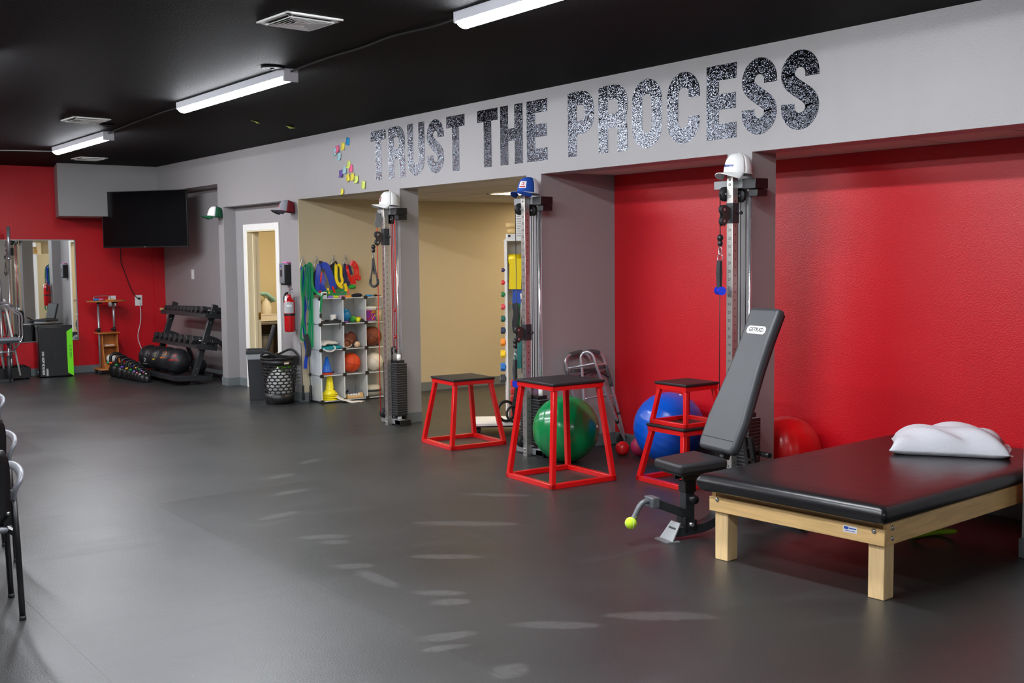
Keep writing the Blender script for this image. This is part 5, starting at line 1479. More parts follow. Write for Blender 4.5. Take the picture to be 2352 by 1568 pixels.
# ================================================================== SHELF CUBES
SX0, SY0, CS = 5.762, 11.215, .2895      # front left corner, cube size
SD = .27
t = thing('shelf_cubes', 'frosted plastic cube shelf, four rows of three', 'shelf', (SX0, SY0, 0))
def frosted():
    m = mat('frosted_panel', (226, 232, 238), .45, trans=0.0)
    nt = m.node_tree; b = nt.nodes['Principled BSDF']
    tr = nt.nodes.new('ShaderNodeBsdfTransparent'); tl = nt.nodes.new('ShaderNodeBsdfTranslucent'); tl.inputs[0].default_value = (.75, .79, .83, 1)
    m1 = nt.nodes.new('ShaderNodeMixShader'); m1.inputs[0].default_value = .5
    m2 = nt.nodes.new('ShaderNodeMixShader'); m2.inputs[0].default_value = .42
    out = nt.nodes['Material Output']
    nt.links.new(b.outputs[0], m1.inputs[1]); nt.links.new(tl.outputs[0], m1.inputs[2])
    nt.links.new(m1.outputs[0], m2.inputs[1]); nt.links.new(tr.outputs[0], m2.inputs[2])
    nt.links.new(m2.outputs[0], out.inputs[0])
    return m
FROST = frosted()
EDGE = mat('panel_edge_white', (224, 228, 230), .4)
vp = B().box((-.002, .004, .006), (.002, SD, CS - .006)).mesh('side_panel'); vp.materials.append(FROST)
ve = B().box((-.004, -.002, .006), (.004, .006, CS - .006)).mesh('panel_edge'); ve.materials.append(EDGE)
hp = B().box((.006, .004, -.002), (CS - .006, SD, .002)).mesh('shelf_panel'); hp.materials.append(FROST)
he = B().box((.006, -.002, -.0035), (CS - .006, .006, .0035)).mesh('panel_edge'); he.materials.append(EDGE)
bp_ = B().box((.006, SD - .002, .006), (CS - .006, SD + .002, CS - .006)).mesh('back_panel'); bp_.materials.append(FROST)
NC_, NR_ = 3, 4
Z0 = .022
for c in range(NC_ + 1):
    for r in range(NR_):
        p = obj('side_panel', vp, None, t, loc=(c * CS, 0, Z0 + r * CS)); obj('panel_edge', ve, None, p)
for c in range(NC_):
    for r in range(NR_ + 1):
        p = obj('shelf_panel', hp, None, t, loc=(c * CS, 0, Z0 + r * CS)); obj('panel_edge', he, None, p)
    for r in range(NR_): obj('back_panel', bp_, None, t, loc=(c * CS, 0, Z0 + r * CS))
cn = B().cyl((0, -.014, 0), (0, .012, 0), .021, None, 14).mesh('connector'); cn.materials.append(mat('connector_brown', (34, 30, 28), .5))
for c in range(NC_ + 1):
    for r in range(NR_ + 1):
        for y in (0, SD): obj('connector', cn, None, t, loc=(c * CS, y, Z0 + r * CS))
def zr(r): return Z0 + r * CS + .004

def in_shelf(c, r, dx, dy): return (SX0 + c * CS + dx, SY0 + dy, zr(r))
# top row
t = thing('paper_cup', 'white paper cup in the top left shelf cube', 'cup', in_shelf(0, 3, .215, .10))
obj('cup_wall', B().lathe([(.001, 0), (.027, 0), (.036, .095), (.034, .095), (.026, .004), (.001, .004)], 22), mat('cup_speckled', (232, 226, 218), .6, var=(60, .35)), t)
obj('cup_rim', B().torus((0, 0, .095), .036, .002, 22, 6), WHITEPL, t)
t = thing('buckle_strap', 'black strap lying across the top left shelf cube', 'strap', in_shelf(0, 3, .15, .06))  # a strap with two buckles and a loose end
obj('strap_body', B().tube(catmull([(-.13, .0, .018), (-.05, .005, .016), (.03, -.01, .022), (.135, .0, .02)], 5), .017, 10), STRAP, t)
obj('buckle', B().cbox((-.04, -.006, .038), (.05, .03, .014)), BLACK, t, .003); obj('buckle', B().cbox((.07, -.012, .044), (.05, .03, .014)), BLACK, t, .003)
obj('loose_end', B().ribbon([(.08, -.055, .02), (.085, -.075, .0), (.075, -.078, -.06)], .016, .003, (1, 0, 0)), STRAP, t)
rag('wrap_pack', 'white wraps piled at the left of the top left shelf cube', 'wrap', in_shelf(0, 3, .06, .17), .055, CLOTH, 21, .5)
t = thing('inflatable_ball', 'blue ball in the top middle shelf cube', 'ball', in_shelf(1, 3, .088, .15)); t.location.z += .083
obj('shell', B().sphere((0, 0, 0), .083, 28), mat('ball_sky', (24, 120, 180), .3), t); obj('plug', B().cyl((0, -.05, .066), (0, -.051, .067), .006, None, 8), WHITEPL, t)
def sball(label, loc, r, m, grp=None):
    t = thing('massage_ball', label, 'ball', (loc[0], loc[1], loc[2] + r), 0, grp)
    obj('shell', B().sphere((0, 0, 0), r, 20), m, t); obj('plug', B().cyl((0, -r * .7, r * .7), (0, -r * .715, r * .715), r * .1, None, 8), BLACK, t)
sball('green massage ball in the top middle shelf cube', in_shelf(1, 3, .155, .07), .030, mat('mb_green', (30, 130, 60), .5))
sball('yellow massage ball in the top middle shelf cube', in_shelf(1, 3, .225, .06), .031, mat('mb_yellow', (226, 230, 20), .5))
t_ = in_shelf(1, 3, .19, .115); sball('lime massage ball in the top middle shelf cube', t_, .036, mat('mb_lime', (110, 205, 30), .5))
sball('orange massage ball behind the yellow one', in_shelf(1, 3, .262, .12), .032, mat('mb_orange', (236, 110, 30), .5))
tag(obj('band_loop', B().torus(Vector(in_shelf(1, 3, .05, .04)) + Vector((0, 0, .012)), .022, .011, 18, 8), mat('loop_purple', (130, 80, 150), .5)), 'purple loop in front of the blue ball', 'loop')
rag('black_strap', 'black strap bundled at the right of the top middle shelf cube', 'strap', in_shelf(1, 3, .255, .03), .026, STRAP, 31, .8)
def tub(label, loc, r, h, body, panel, lid):
    t = thing('plastic_tub', label, 'tub', loc)
    obj('tub_body', B().lathe([(.001, 0), (r * .93, 0), (r, h), (.001, h)], 26), body, t)
    obj('lid', B().lathe([(.001, h + .02), (r * 1.02, h + .018), (r * 1.05, h + .008), (r * 1.05, h - .012), (r, h - .012)], 26), lid, t)
    if panel:
        w = obj('label', wrap_label(r * 1.0, 170, 330, h * .08, h * .88), panel, t)
        GOLD = mat('print_gold', (244, 196, 30), .5)
        ring = [Vector((r * 1.02 * math.cos(math.radians(230) + .55 * math.cos(a)), r * 1.02 * math.sin(math.radians(230) + .55 * math.cos(a)), h * .52 + .05 * math.sin(a))) for a in [2 * PI * i / 24 for i in range(24)]]
        obj('label_ring', B().tube(ring, .004, 5, True), mat('print_red', (214, 40, 60), .5), w)
        me = text_mesh('300', .045, Matrix(), .0006, bold=.002)
        for v in me.vertices:
            a = math.radians(285) + v.co.x / r; v.co = (r * 1.025 * math.cos(a), r * 1.025 * math.sin(a), h * .72 + v.co.y)
        obj('label_print', me, GOLD, w)
        for q, (da, dz, cc) in enumerate(((262, .40, (60, 170, 60)), (280, .34, (240, 110, 170)), (296, .44, (240, 200, 40)), (306, .30, (60, 120, 210)), (272, .22, (240, 130, 40)))):
            a = math.radians(da); obj('label_dot', B().sphere((r * math.cos(a), r * math.sin(a), h * dz), .014, 10, (.5, .5, 1)), mat('dot_%d' % q, cc, .5), w)
tub('white tub with a purple gum label in the top right shelf cube', in_shelf(2, 3, .105, .12), .085, .155, WHITEPL, mat('tub_purple', (130, 30, 140), .4), WHITEPL)
tub('clear jar of mixed sweets in the top right shelf cube', in_shelf(2, 3, .235, .13), .052, .15, mat('sweets_mix', (206, 190, 150), .4, var=(45, .7)), None, mat('jar_lid', (190, 194, 190), .3))
# second row
drape('folded_towel', 'folded white towel in the second row left cube', 'towel', [(5.797, 11.230, .665), (5.862, 11.250, .685), (6.012, 11.280, .675)], [(5.812, 11.410, .67), (5.912, 11.430, .70), (6.032, 11.430, .685)], CLOTH, .022)
drape('teal_bag', 'teal cloth bag in the second row left cube', 'bag', [(5.782, 11.225, .63), (5.912, 11.230, .632), (6.042, 11.250, .634)], [(5.812, 11.330, .635), (5.932, 11.350, .655), (6.037, 11.350, .64)], TEAL, .034)
tag(obj('cable_loop', B().tube(catmull([(5.782, 11.202, .62), (5.842, 11.196, .585), (5.912, 11.198, .595), (5.932, 11.200, .63), (5.912, 11.205, .648)], 6), .006, 8), WHITEPL), 'white loop hanging over the front of the teal bag', 'loop')
t = thing('football', 'brown football with a white stripe in the second row middle cube', 'football', in_shelf(1, 2, .16, .17), rot=(0, -.35, .5)); t.location.z += .10
prof = [(max(1e-4, .078 * math.cos(a) ** 1.25), .115 * math.sin(a)) for a in [-PI / 2 + PI * i / 20 for i in range(21)]]
FB = mat('football_leather', (110, 52, 34), .5, bump=(300, .4))
Mx = Matrix.Rotation(PI / 2, 4, 'Y')
obj('leather', B().lathe(prof, 26, Mx), FB, t)
obj('stripe', B().lathe([(.0632, .058), (.0640, .058), (.0545, .076), (.0535, .076)], 26, Mx), WHITEPL, t)
obj('laces', B().box((-.03, -.004, .0765), (.03, .004, .081)), WHITEPL, t)
t = thing('baseball_glove', 'brown leather baseball glove in the second row middle cube', 'glove', in_shelf(1, 2, .07, .07))
GL = mat('glove_leather', (128, 74, 50), .6, bump=(80, .3))
for i, (dx, h) in enumerate(((-.045, .085), (-.020, .105), (.006, .11), (.032, .10))):
    obj('finger', B().tube(catmull([(dx * .8, .02, .02), (dx, .012, h * .6), (dx * 1.05, -.012, h)], 4), .014, 10), GL, t)
obj('palm', B().sphere((0, .012, .045), .05, 18, (1.05, .55, .9)), GL, t)
obj('thumb', B().tube(catmull([(.04, .01, .03), (.058, -.01, .055), (.05, -.03, .085)], 4), .014, 10), GL, t)
obj('lacing', B().tube(catmull([(-.05, -.018, .02), (-.01, -.03, .012), (.03, -.03, .02), (.055, -.025, .04)], 4), .004, 6), CREAMPL, t)
t = thing('baseball', 'off white baseball beside the glove', 'baseball', in_shelf(1, 2, .205, .07)); t.location.z += .036
obj('hide', B().sphere((0, 0, 0), .036, 20), mat('baseball_hide', (214, 186, 150), .6), t)
obj('stitching', B().tube([Vector((math.cos(a) + .42 * math.cos(3 * a), math.sin(a) - .42 * math.sin(3 * a), 1.28 * math.sin(2 * a))).normalized() * .0358 for a in [2 * PI * i / 48 for i in range(48)]], .0012, 5, True), mat('stitch_red', (150, 50, 40), .7), t)
def ballgame(label, loc, r, m, linem, kind, rot):
    t = thing(kind, label, 'ball', (loc[0], loc[1], loc[2] + r), rot=rot)
    obj('shell', B().sphere((0, 0, 0), r, 30), m, t)
    b = B()
    if kind == 'basketball':
        for M in (Matrix(), Matrix.Rotation(PI / 2, 4, 'X')): b.torus((0, 0, 0), r * 1.0005, .0022, 40, 5, M)
        for s in (-1, 1):
            pts = []
            for i in range(40):
                a = 2 * PI * i / 40; v = Vector((s * (.62 + .12 * math.cos(2 * a)), math.cos(a), math.sin(a))).normalized() * r * 1.0005; pts.append(v)
            b.tube(pts, .0022, 5, True)
    else:
        for ax in range(3):
            for o_ in (-.33, .33):
                M = [Matrix(), Matrix.Rotation(PI / 2, 4, 'X'), Matrix.Rotation(PI / 2, 4, 'Y')][ax]
                k_ = math.sqrt(1 - o_ * o_)
                pts = [M @ (Vector((k_ * math.cos(a), k_ * math.sin(a), o_)) * r * 1.0002) for a in [2 * PI * i / 40 for i in range(40)]]
                b.tube(pts, .0014, 5, True)
    obj('seam', b, linem, t)
ballgame('brown leather basketball in the second row right cube', in_shelf(2, 2, .150, .135), .115, mat('bball_brown', (134, 66, 34), .55, bump=(400, .4)), BLACK, 'basketball', (.5, .2, .9))
rag('black_bag', 'black pouch behind the brown basketball', 'bag', in_shelf(2, 2, .255, .2), .035, BLACK, 41, .8)
ballgame('orange basketball in the third row middle cube', in_shelf(1, 1, .15, .13), .114, mat('bball_orange', (222, 74, 18), .5, bump=(400, .35)), mat('bball_line', (120, 40, 10), .6), 'basketball', (.25, .1, .5))
ballgame('white volleyball in the third row right cube', in_shelf(2, 1, .165, .13), .108, mat('volley_white', (232, 222, 204), .6), mat('volley_line', (190, 178, 158), .6), 'volleyball', (.4, .5, .2))
# third row cones
def cone(label, loc, r, h, m, sq, nm, grp):
    t = thing(nm, label, 'cone', loc, 0, grp)
    obj('cone_shell', B().lathe([(r, .006), (r * .97, .012), (r * .22, h), (r * .18, h), (.001, h)], 22), m, t)
    if sq: obj('base_flange', B().box((-sq, -sq, 0), (sq, sq, .008)), m, t, .004)
    else: obj('base_flange', B().lathe([(.001, 0), (r * 1.15, 0), (r * 1.15, .006), (r, .008), (.001, .008)], 22), m, t)
    return t
BC = mat('cone_blue', (10, 96, 196), .45)
OC = mat('cone_orange', (226, 96, 40), .5)
for i, (cm, lab) in enumerate(((OC, 'orange disc cone under the blue cone, bottom of the stack'), (mat('cone_coral', (216, 60, 40), .5), 'coral disc cone under the blue cone, middle of the stack'))):
    tt = thing('disc_cone', lab, 'cone', Vector(in_shelf(0, 1, .125, .11)) + Vector((0, 0, i * .014)), 0, 'cones in the third row left cube')
    obj('disc', B().lathe([(.068, 0), (.07, .004), (.05, .012), (.03, .012)], 24), cm, tt); obj('disc_rim', B().torus((0, 0, .003), .068, .003, 24, 6), cm, tt)
cone('blue cone in the third row left cube', Vector(in_shelf(0, 1, .125, .11)) + Vector((0, 0, .03)), .058, .17, BC, 0, 'training_cone', 'cones in the third row left cube')
YC = mat('cone_yellow', (244, 226, 10), .4)
for i in range(4):
    z = zr(0) + i * .022
    if i < 3:
        tt = thing('marker_cone', ['lowest yellow cone of the stack in the bottom left cube', 'second yellow cone of the stack in the bottom left cube', 'third yellow cone of the stack in the bottom left cube'][i], 'cone', (SX0 + .15, SY0 + .10, z), 0, 'yellow cones stacked in the bottom left cube')
        obj('base_flange', B().lathe([(.086 - .004 * i, 0), (.098 - .004 * i, .002), (.098 - .004 * i, .009), (.07, .020), (.064, .020)], 26), YC, tt)
        obj('cone_lip', B().torus((0, 0, .006), .097 - .004 * i, .004, 26, 6), YC, tt)
    else:
        tt = thing('marker_cone', 'topmost yellow cone of the stack in the bottom left cube', 'cone', (SX0 + .15, SY0 + .10, z), 0, 'yellow cones stacked in the bottom left cube')
        obj('cone_shell', B().lathe([(.085, 0), (.088, .006), (.052, .045), (.048, .05), (.030, .20), (.026, .203), (.022, .20)], 26), YC, tt)
        obj('base_flange', B().lathe([(.088, 0), (.088, .006), (.06, .03)], 26), YC, tt)
        obj('logo_print', B().box((.010, -.0712, .022), (.04, -.0690, .036), Matrix.Rotation(-.55, 4, 'X') @ Matrix.Translation((0, .006, .0))), INK, tt)
drape('floor_towel', 'white cloth spilling out of the bottom left cube onto the floor', 'towel', [(5.932, 11.270, .085), (5.972, 11.170, .04), (6.052, 11.090, .012), (6.152, 11.040, .010)], [(6.002, 11.310, .08), (6.052, 11.210, .03), (6.152, 11.150, .012), (6.242, 11.100, .010)], CLOTH, .008)
t = thing('golf_ball_tray', 'small wooden tray holding golf balls in the bottom middle cube', 'tray', in_shelf(1, 0, .16, .09), .08)
obj('tray_base', B().box((-.105, -.04, 0), (.105, .04, .012)), WOODPX, t, .002)
obj('tray_wall', B().box((-.105, -.044, 0), (.105, -.038, .028)), WOODPX, t, .002); obj('tray_wall', B().box((-.105, .038, 0), (.105, .044, .028)), WOODPX, t, .002); obj('tray_wall', B().box((.085, -.04, 0), (.105, .04, .055)), WOODPX, t, .002); obj('tray_wall', B().box((-.105, -.04, 0), (-.095, .04, .045)), WOODPX, t, .002)
gl = ['leftmost golf ball in the wooden tray', 'second golf ball from the left in the wooden tray', 'middle golf ball in the wooden tray', 'fourth golf ball from the left in the wooden tray', 'rightmost golf ball in the wooden tray']
gm = B().sphere((0, 0, 0), .0175, 16).mesh('golf_ball'); gm.materials.append(mat('golf_white', (240, 240, 240), .35, bump=(420, .4)))
for i in range(5):
    o = obj('golf_ball', gm, None, None, loc=Vector(in_shelf(1, 0, .09 + .036 * i, .085 + .003 * i)) + Vector((0, 0, .0305))); tag(o, gl[i], 'golf ball', 'golf balls in the wooden tray')
tag(obj('shoe_horn', B().ribbon(catmull([(6.072, 11.330, .03), (6.092, 11.310, .07), (6.132, 11.290, .12)], 4), .03, .006, (1, 0, 0)), BLACK), 'black curved blade standing behind the golf ball tray', 'tool')
t = thing('balance_disc', 'pale grey disc ball with a dark stripe in the bottom right cube', 'ball', Vector(in_shelf(2, 0, .125, .13)))
GB = mat('disc_cream', (186, 182, 168), .55)
obj('lower_half', B().lathe([(.001, 0), (.07, .003), (.105, .03), (.115, .055)], 28), GB, t)
obj('stripe', B().lathe([(.115, .055), (.118, .062), (.118, .075), (.115, .082)], 28), DARKST, t)
obj('upper_half', B().lathe([(.115, .082), (.108, .105), (.08, .128), (.05, .132), (.001, .125)], 28), GB, t)

# things on top of the shelf
ztop = Z0 + 4 * CS + .004
t = thing('gym_timer', 'small white timer standing on the shelf cubes', 'timer', (5.837, 11.260, ztop), math.radians(0))
obj('timer_case', B().box((-.036, -.009, 0), (.036, .009, .068)), WHITEPL, t, .009, 3)
obj('display', B().box((-.026, -.0098, .034), (.026, -.0088, .056)), BLACK, t)
for x in (-.018, 0, .018): obj('button', B().cyl((x, -.009, .018), (x, -.012, .018), .005, None, 10), SKY, t)
for (x, y, c, nm, lab) in ((5.917, 11.260, (140, 110, 210), 'lilac', 'lilac squeeze block on top of the shelf cubes'), (5.982, 11.260, (206, 216, 40), 'limeyellow', 'yellow squeeze block on top of the shelf cubes'), (6.060, 11.250, (232, 130, 180), 'rosepink', 'pink squeeze block on top of the shelf cubes'), (6.137, 11.250, (240, 150, 30), 'amber', 'orange squeeze block on top of the shelf cubes')):
    t = thing('squeeze_block', lab, 'block', (x, y, ztop), 0, 'squeeze blocks on top of the shelf cubes')
    mm = mat('block_' + nm, c, .5)
    obj('block_body', B().box((-.034, -.015, 0), (.034, .015, .020)), mm, t, .005, 3)
    b = B()
    for q in range(4): b.sphere((-.024 + .016 * q, 0, .019), .008, 10)
    obj('finger_bump', b, mm, t)
rag('ankle_strap', 'black and blue strap bundle on top of the shelf cubes', 'strap', (6.272, 11.290, ztop), .06, mat('strap_navy', (24, 26, 44), .6), 51, .35)
tag(obj('foam_tube', B().cyl((6.367, 11.250, ztop + .014), (6.457, 11.260, ztop + .014), .013, .011, 12), SKY), 'bright blue tube handle on top of the shelf cubes', 'handle')
tag(obj('marker_pen', B().cyl((6.477, 11.260, ztop + .010), (6.572, 11.270, ztop + .010), .009, .005, 10), BLACK), 'black pen at the right end of the shelf top', 'pen')

# ================================================================== HOOKS AND BANDS
hooks = [(5.717, 1.641, 'leftmost steel wall hook, carrying the long green bands'), (5.890, 1.642, 'second steel wall hook from the left, carrying the blue band'), (6.105, 1.652, 'third steel wall hook from the left, carrying the yellow band'), (6.262, 1.659, 'rightmost steel wall hook, carrying the red band')]
for x, z, lab in hooks:
    t = thing('wall_hook', lab, 'hook', (x, bw(x), z), -.02, 'steel double wall hooks')
    for s in (-1, 1):
        obj('hook_arm', B().tube(catmull([(0, -.006, .0), (s * .022, -.010, -.06), (s * .042, -.016, -.125), (s * .046, -.05, -.135), (s * .046, -.10, -.12), (s * .046, -.125, -.095)], 5), .005, 8), STEEL, t)
    obj('mount_plate', B().sphere((0, -.004, 0), .013, 12, (1, .5, 1)), STEEL, t)
    obj('screw', B().sphere((-.016, -.008, -.035), .006, 8), STEEL, t); obj('screw', B().sphere((.016, -.008, -.035), .006, 8), STEEL, t)
def band(name, label, pts, w, m, th=.004, closed=False, k=6, up=(0, 1, 0), grp=None):
    o = obj(name, B().sweep(catmull(pts, k, closed), [(-w / 2, -th / 2), (w / 2, -th / 2), (w / 2, th / 2), (-w / 2, th / 2)], closed, up, smooth=False), m)
    return tag(o, label, 'exercise band', grp)
YB = 11.61
LG = 'long loop bands on the leftmost hook'
band('loop_band', 'long pale green loop band, leftmost, reaching down to knee height', [(5.687, 11.410, 1.548), (5.650, 11.406, 1.50), (5.634, 11.405, 1.317), (5.650, 11.406, 1.075), (5.627, 11.404, .895), (5.609, 11.402, .76), (5.634, 11.405, .715), (5.667, 11.408, .74), (5.677, 11.419, .80), (5.654, 11.417, .954), (5.677, 11.419, 1.316), (5.709, 11.423, 1.538)], .022, GREEN, .004, True, grp=LG)
band('loop_band', 'wide green loop band hanging beside the shelf, lowest of the green ones', [(5.724, 11.394, 1.55), (5.715, 11.393, 1.291), (5.740, 11.396, 1.121), (5.727, 11.395, .952), (5.712, 11.393, .71), (5.734, 11.395, .635), (5.757, 11.393, .72), (5.764, 11.389, .95), (5.757, 11.388, 1.12), (5.752, 11.387, 1.314), (5.757, 11.398, 1.53)], .040, GREEN, .005, True, grp=LG)
band('loop_band', 'thin teal band hanging between the two long green ones', [(5.700, 11.382, 1.545), (5.677, 11.379, 1.40), (5.687, 11.380, 1.2), (5.702, 11.382, 1.05), (5.722, 11.379, 1.2), (5.727, 11.380, 1.4), (5.712, 11.383, 1.545)], .014, mat('teal_latex', (10, 116, 110), .45), .004, True, grp=LG)
band('loop_band', 'long blue band hanging behind the green ones', [(5.672, 11.439, 1.54), (5.662, 11.438, 1.3), (5.687, 11.435, 1.1), (5.668, 11.433, .954), (5.680, 11.430, .711), (5.697, 11.431, .589), (5.674, 11.429, .45), (5.670, 11.429, .39)], .040, BLUE, .005, grp=LG)
band('loop_band', 'green band looped across the top of the shelf', [(5.760, 11.383, 1.53), (5.757, 11.378, 1.33), (5.780, 11.320, 1.245), (5.832, 11.276, 1.222), (5.912, 11.304, 1.215), (6.012, 11.345, 1.225), (6.112, 11.355, 1.215), (6.182, 11.383, 1.235), (6.152, 11.410, 1.26), (6.012, 11.385, 1.255), (5.862, 11.329, 1.25)], .030, GREEN, .006, grp='green bands lying over the shelf')
band('loop_band', 'green band end with a clip hanging down the shelf side', [(5.812, 11.224, 1.225), (5.770, 11.189, 1.20), (5.750, 11.177, 1.10), (5.744, 11.176, 1.03), (5.754, 11.176, 1.10), (5.767, 11.176, 1.2)], .018, GREEN, .004, grp='green bands lying over the shelf')
tag(obj('band_clip', B().cbox((5.744, 11.171, .995), (.026, .014, .05)), DARKST, None, .003), 'dark clip at the end of the short green band', 'clip')
band('webbing_strap', 'black padded strap hanging below the long green bands', [(5.667, 11.398, .78), (5.687, 11.390, .70), (5.697, 11.391, .60), (5.687, 11.395, .53)], .055, STRAP, .02)
def jump(label, x, y, z1):
    t = thing('jump_rope', label, 'jump rope', (x, y, 0), 0, 'ropes with black handles beside the shelf')
    obj('rope', B().tube(catmull([(0, .02, z1), (-.004, .01, z1 * .6), (0, 0, .19)], 4), .004, 6), DARKST, t)
    obj('handle', B().lathe([(.001, .05), (.015, .05), (.019, .06), (.016, .10), (.013, .16), (.016, .19), (.010, .20), (.001, .20)], 14), BLACK, t)
    obj('end_cap', B().cyl((0, 0, .035), (0, 0, .052), .018, None, 12), RUBBER, t)
jump('rope with a black handle hanging left of the shelf side', 5.640, 11.44, .68); jump('rope with a black handle touching the shelf side', 5.715, 11.40, .62)
def flatband(label, pts, w, m, th=.006, grp='bands bunched on the hooks'): return band('resistance_band', label, pts, w, m, th, grp=grp)
# blue / navy bunch
flatband('wide blue band folded over the second hook, left fold', [(5.897, 11.418, 1.53), (5.857, 11.398, 1.545), (5.832, 11.381, 1.45), (5.817, 11.374, 1.33), (5.837, 11.376, 1.26)], .055, BLUE, .012)
flatband('wide blue band folded over the second hook, right fold', [(5.897, 11.408, 1.55), (5.942, 11.392, 1.54), (5.977, 11.386, 1.45), (6.012, 11.385, 1.34), (6.027, 11.386, 1.28)], .075, BLUE, .012)
flatband('crumpled blue band hanging between the wide blue folds', [(5.882, 11.391, 1.46), (5.897, 11.378, 1.38), (5.872, 11.365, 1.33), (5.897, 11.368, 1.26), (5.892, 11.367, 1.225)], .05, BLUE, .012)
flatband('red lining strip showing through the blue bands', [(5.877, 11.386, 1.47), (5.857, 11.376, 1.38), (5.847, 11.373, 1.30), (5.842, 11.373, 1.22)], .024, REDL)
flatband('black strap hanging behind the blue bands', [(5.902, 11.433, 1.60), (5.872, 11.430, 1.50), (5.812, 11.424, 1.45), (5.792, 11.422, 1.30), (5.807, 11.423, 1.22)], .045, STRAP, .008)
flatband('red band end peeking below the right blue fold', [(6.007, 11.379, 1.31), (6.027, 11.376, 1.26), (6.042, 11.378, 1.225)], .024, REDL)
flatband('small yellow tail below the blue bands', [(5.942, 11.367, 1.29), (5.947, 11.363, 1.25), (5.967, 11.360, 1.22)], .022, YELLOW)
# yellow bunch
flatband('yellow band hanging from the third hook, left length', [(6.087, 11.428, 1.56), (6.070, 11.396, 1.53), (6.062, 11.390, 1.43), (6.072, 11.386, 1.365), (6.112, 11.385, 1.31), (6.147, 11.389, 1.30)], .036, YELLOW)
flatband('yellow band hanging from the third hook, right length', [(6.112, 11.430, 1.56), (6.130, 11.402, 1.53), (6.132, 11.396, 1.43), (6.144, 11.391, 1.37), (6.117, 11.384, 1.33)], .030, YELLOW)
flatband('dark green band hanging behind the yellow one, left of it', [(6.062, 11.430, 1.545), (6.037, 11.413, 1.45), (6.037, 11.403, 1.35), (6.072, 11.401, 1.27)], .036, DGREEN)
flatband('dark green band hanging in the middle of the yellow one', [(6.102, 11.439, 1.55), (6.100, 11.414, 1.45), (6.100, 11.409, 1.36)], .030, DGREEN)
flatband('maroon band left of the dark green one', [(6.042, 11.438, 1.53), (6.017, 11.425, 1.46), (6.012, 11.420, 1.40)], .024, mat('maroon_latex', (120, 24, 34), .5))
flatband('black strap pulled sideways from the third hook', [(6.112, 11.455, 1.585), (6.072, 11.451, 1.56), (6.012, 11.445, 1.52), (5.982, 11.442, 1.50)], .04, STRAP, .01)
flatband('yellow tail hanging right of the yellow band', [(6.174, 11.392, 1.34), (6.190, 11.394, 1.29), (6.187, 11.393, 1.25)], .035, YELLOW)
# red bunch
flatband('navy band hanging left of the red one', [(6.222, 11.442, 1.555), (6.197, 11.409, 1.50), (6.187, 11.403, 1.40), (6.212, 11.401, 1.34), (6.242, 11.404, 1.33)], .055, NAVY, .012)
flatband('red band crossing in front of the navy one', [(6.227, 11.428, 1.55), (6.217, 11.397, 1.49), (6.237, 11.394, 1.42), (6.257, 11.396, 1.36)], .032, REDL)
flatband('wide red band hanging on the right of the last hook', [(6.272, 11.432, 1.575), (6.307, 11.401, 1.56), (6.332, 11.399, 1.50), (6.327, 11.393, 1.43), (6.287, 11.389, 1.39), (6.282, 11.388, 1.33)], .065, REDL, .012)
flatband('dark blue strip between the red bands', [(6.257, 11.436, 1.555), (6.257, 11.406, 1.50), (6.272, 11.402, 1.44)], .03, NAVY)
tag(obj('foam_grip', B().torus((6.344, 11.385, 1.405), .026, .013, 20, 8, Matrix.Rotation(1.2, 4, 'X')), REDL), 'red round handle at the end of the red band', 'handle')
rag('green_band_roll', 'bright green band roll hanging under the red band', 'exercise band', (6.267, 11.392, 1.275), .04, mat('leaf_latex', (30, 160, 50), .4), 61, .6)
flatband('red tail hanging below the navy band', [(6.212, 11.396, 1.27), (6.217, 11.392, 1.24), (6.222, 11.387, 1.222)], .02, REDL)
# ================================================================== WHITE BAND RACK
before_rack = set(COL.objects)
t = thing('band_rack', 'white rolling rack for therapy bands and hand weights', 'rack', (6.13, 8.24, 0))
RW = mat('rack_white', (232, 230, 224), .4)
obj('side_board', B().box((0, -.02, .11), (.018, .20, 1.77)), RW, t, .002)
obj('side_board', B().box((.57, -.02, .11), (.588, .20, 1.77)), RW, t, .002)
obj('back_board', B().box((.018, .18, .11), (.57, .20, 1.77)), mat('rack_back', (206, 208, 200), .5), t)
obj('top_board', B().box((-.005, -.025, 1.77), (.593, .205, 1.785)), RW, t, .002)
obj('base_board', B().box((-.33, -.16, .085), (.62, .30, .11)), RW, t, .003)
obj('base_edge', B().box((-.332, -.162, .075), (.622, .302, .087)), BLACK, t)
for (x, y) in ((-.27, -.10), (.56, -.10), (-.27, .24), (.56, .24)):
    c = obj('caster', B().cyl((x - .018, y, .034), (x + .018, y, .034), .034, None, 18), RUBBER, t)
    obj('caster_fork', B().box((x - .024, y - .02, .034), (x + .024, y + .02, .076)), BLACK, c, .004)
for z in (1.60, 1.40, 1.20): obj('dowel', B().cyl((.02, .03, z), (.568, .03, z), .011, None, 12), WOODPX, t)
wts = [((58, 46, 84), 'tiny purple'), ((206, 40, 40), 'red'), ((30, 120, 60), 'green'), ((212, 72, 74), 'coral'), ((22, 92, 76), 'dark teal'), ((32, 46, 74), 'navy'), ((240, 136, 20), 'orange'), ((242, 200, 16), 'yellow'), ((20, 104, 178), 'blue'), ((48, 48, 50), 'charcoal')]
zs = [1.505, 1.39, 1.28, 1.165, 1.055, .945, .835, .725, .605, .495]
num = ['1', '1', '2', '2', '3', '4', '5', '6', '8', '10']
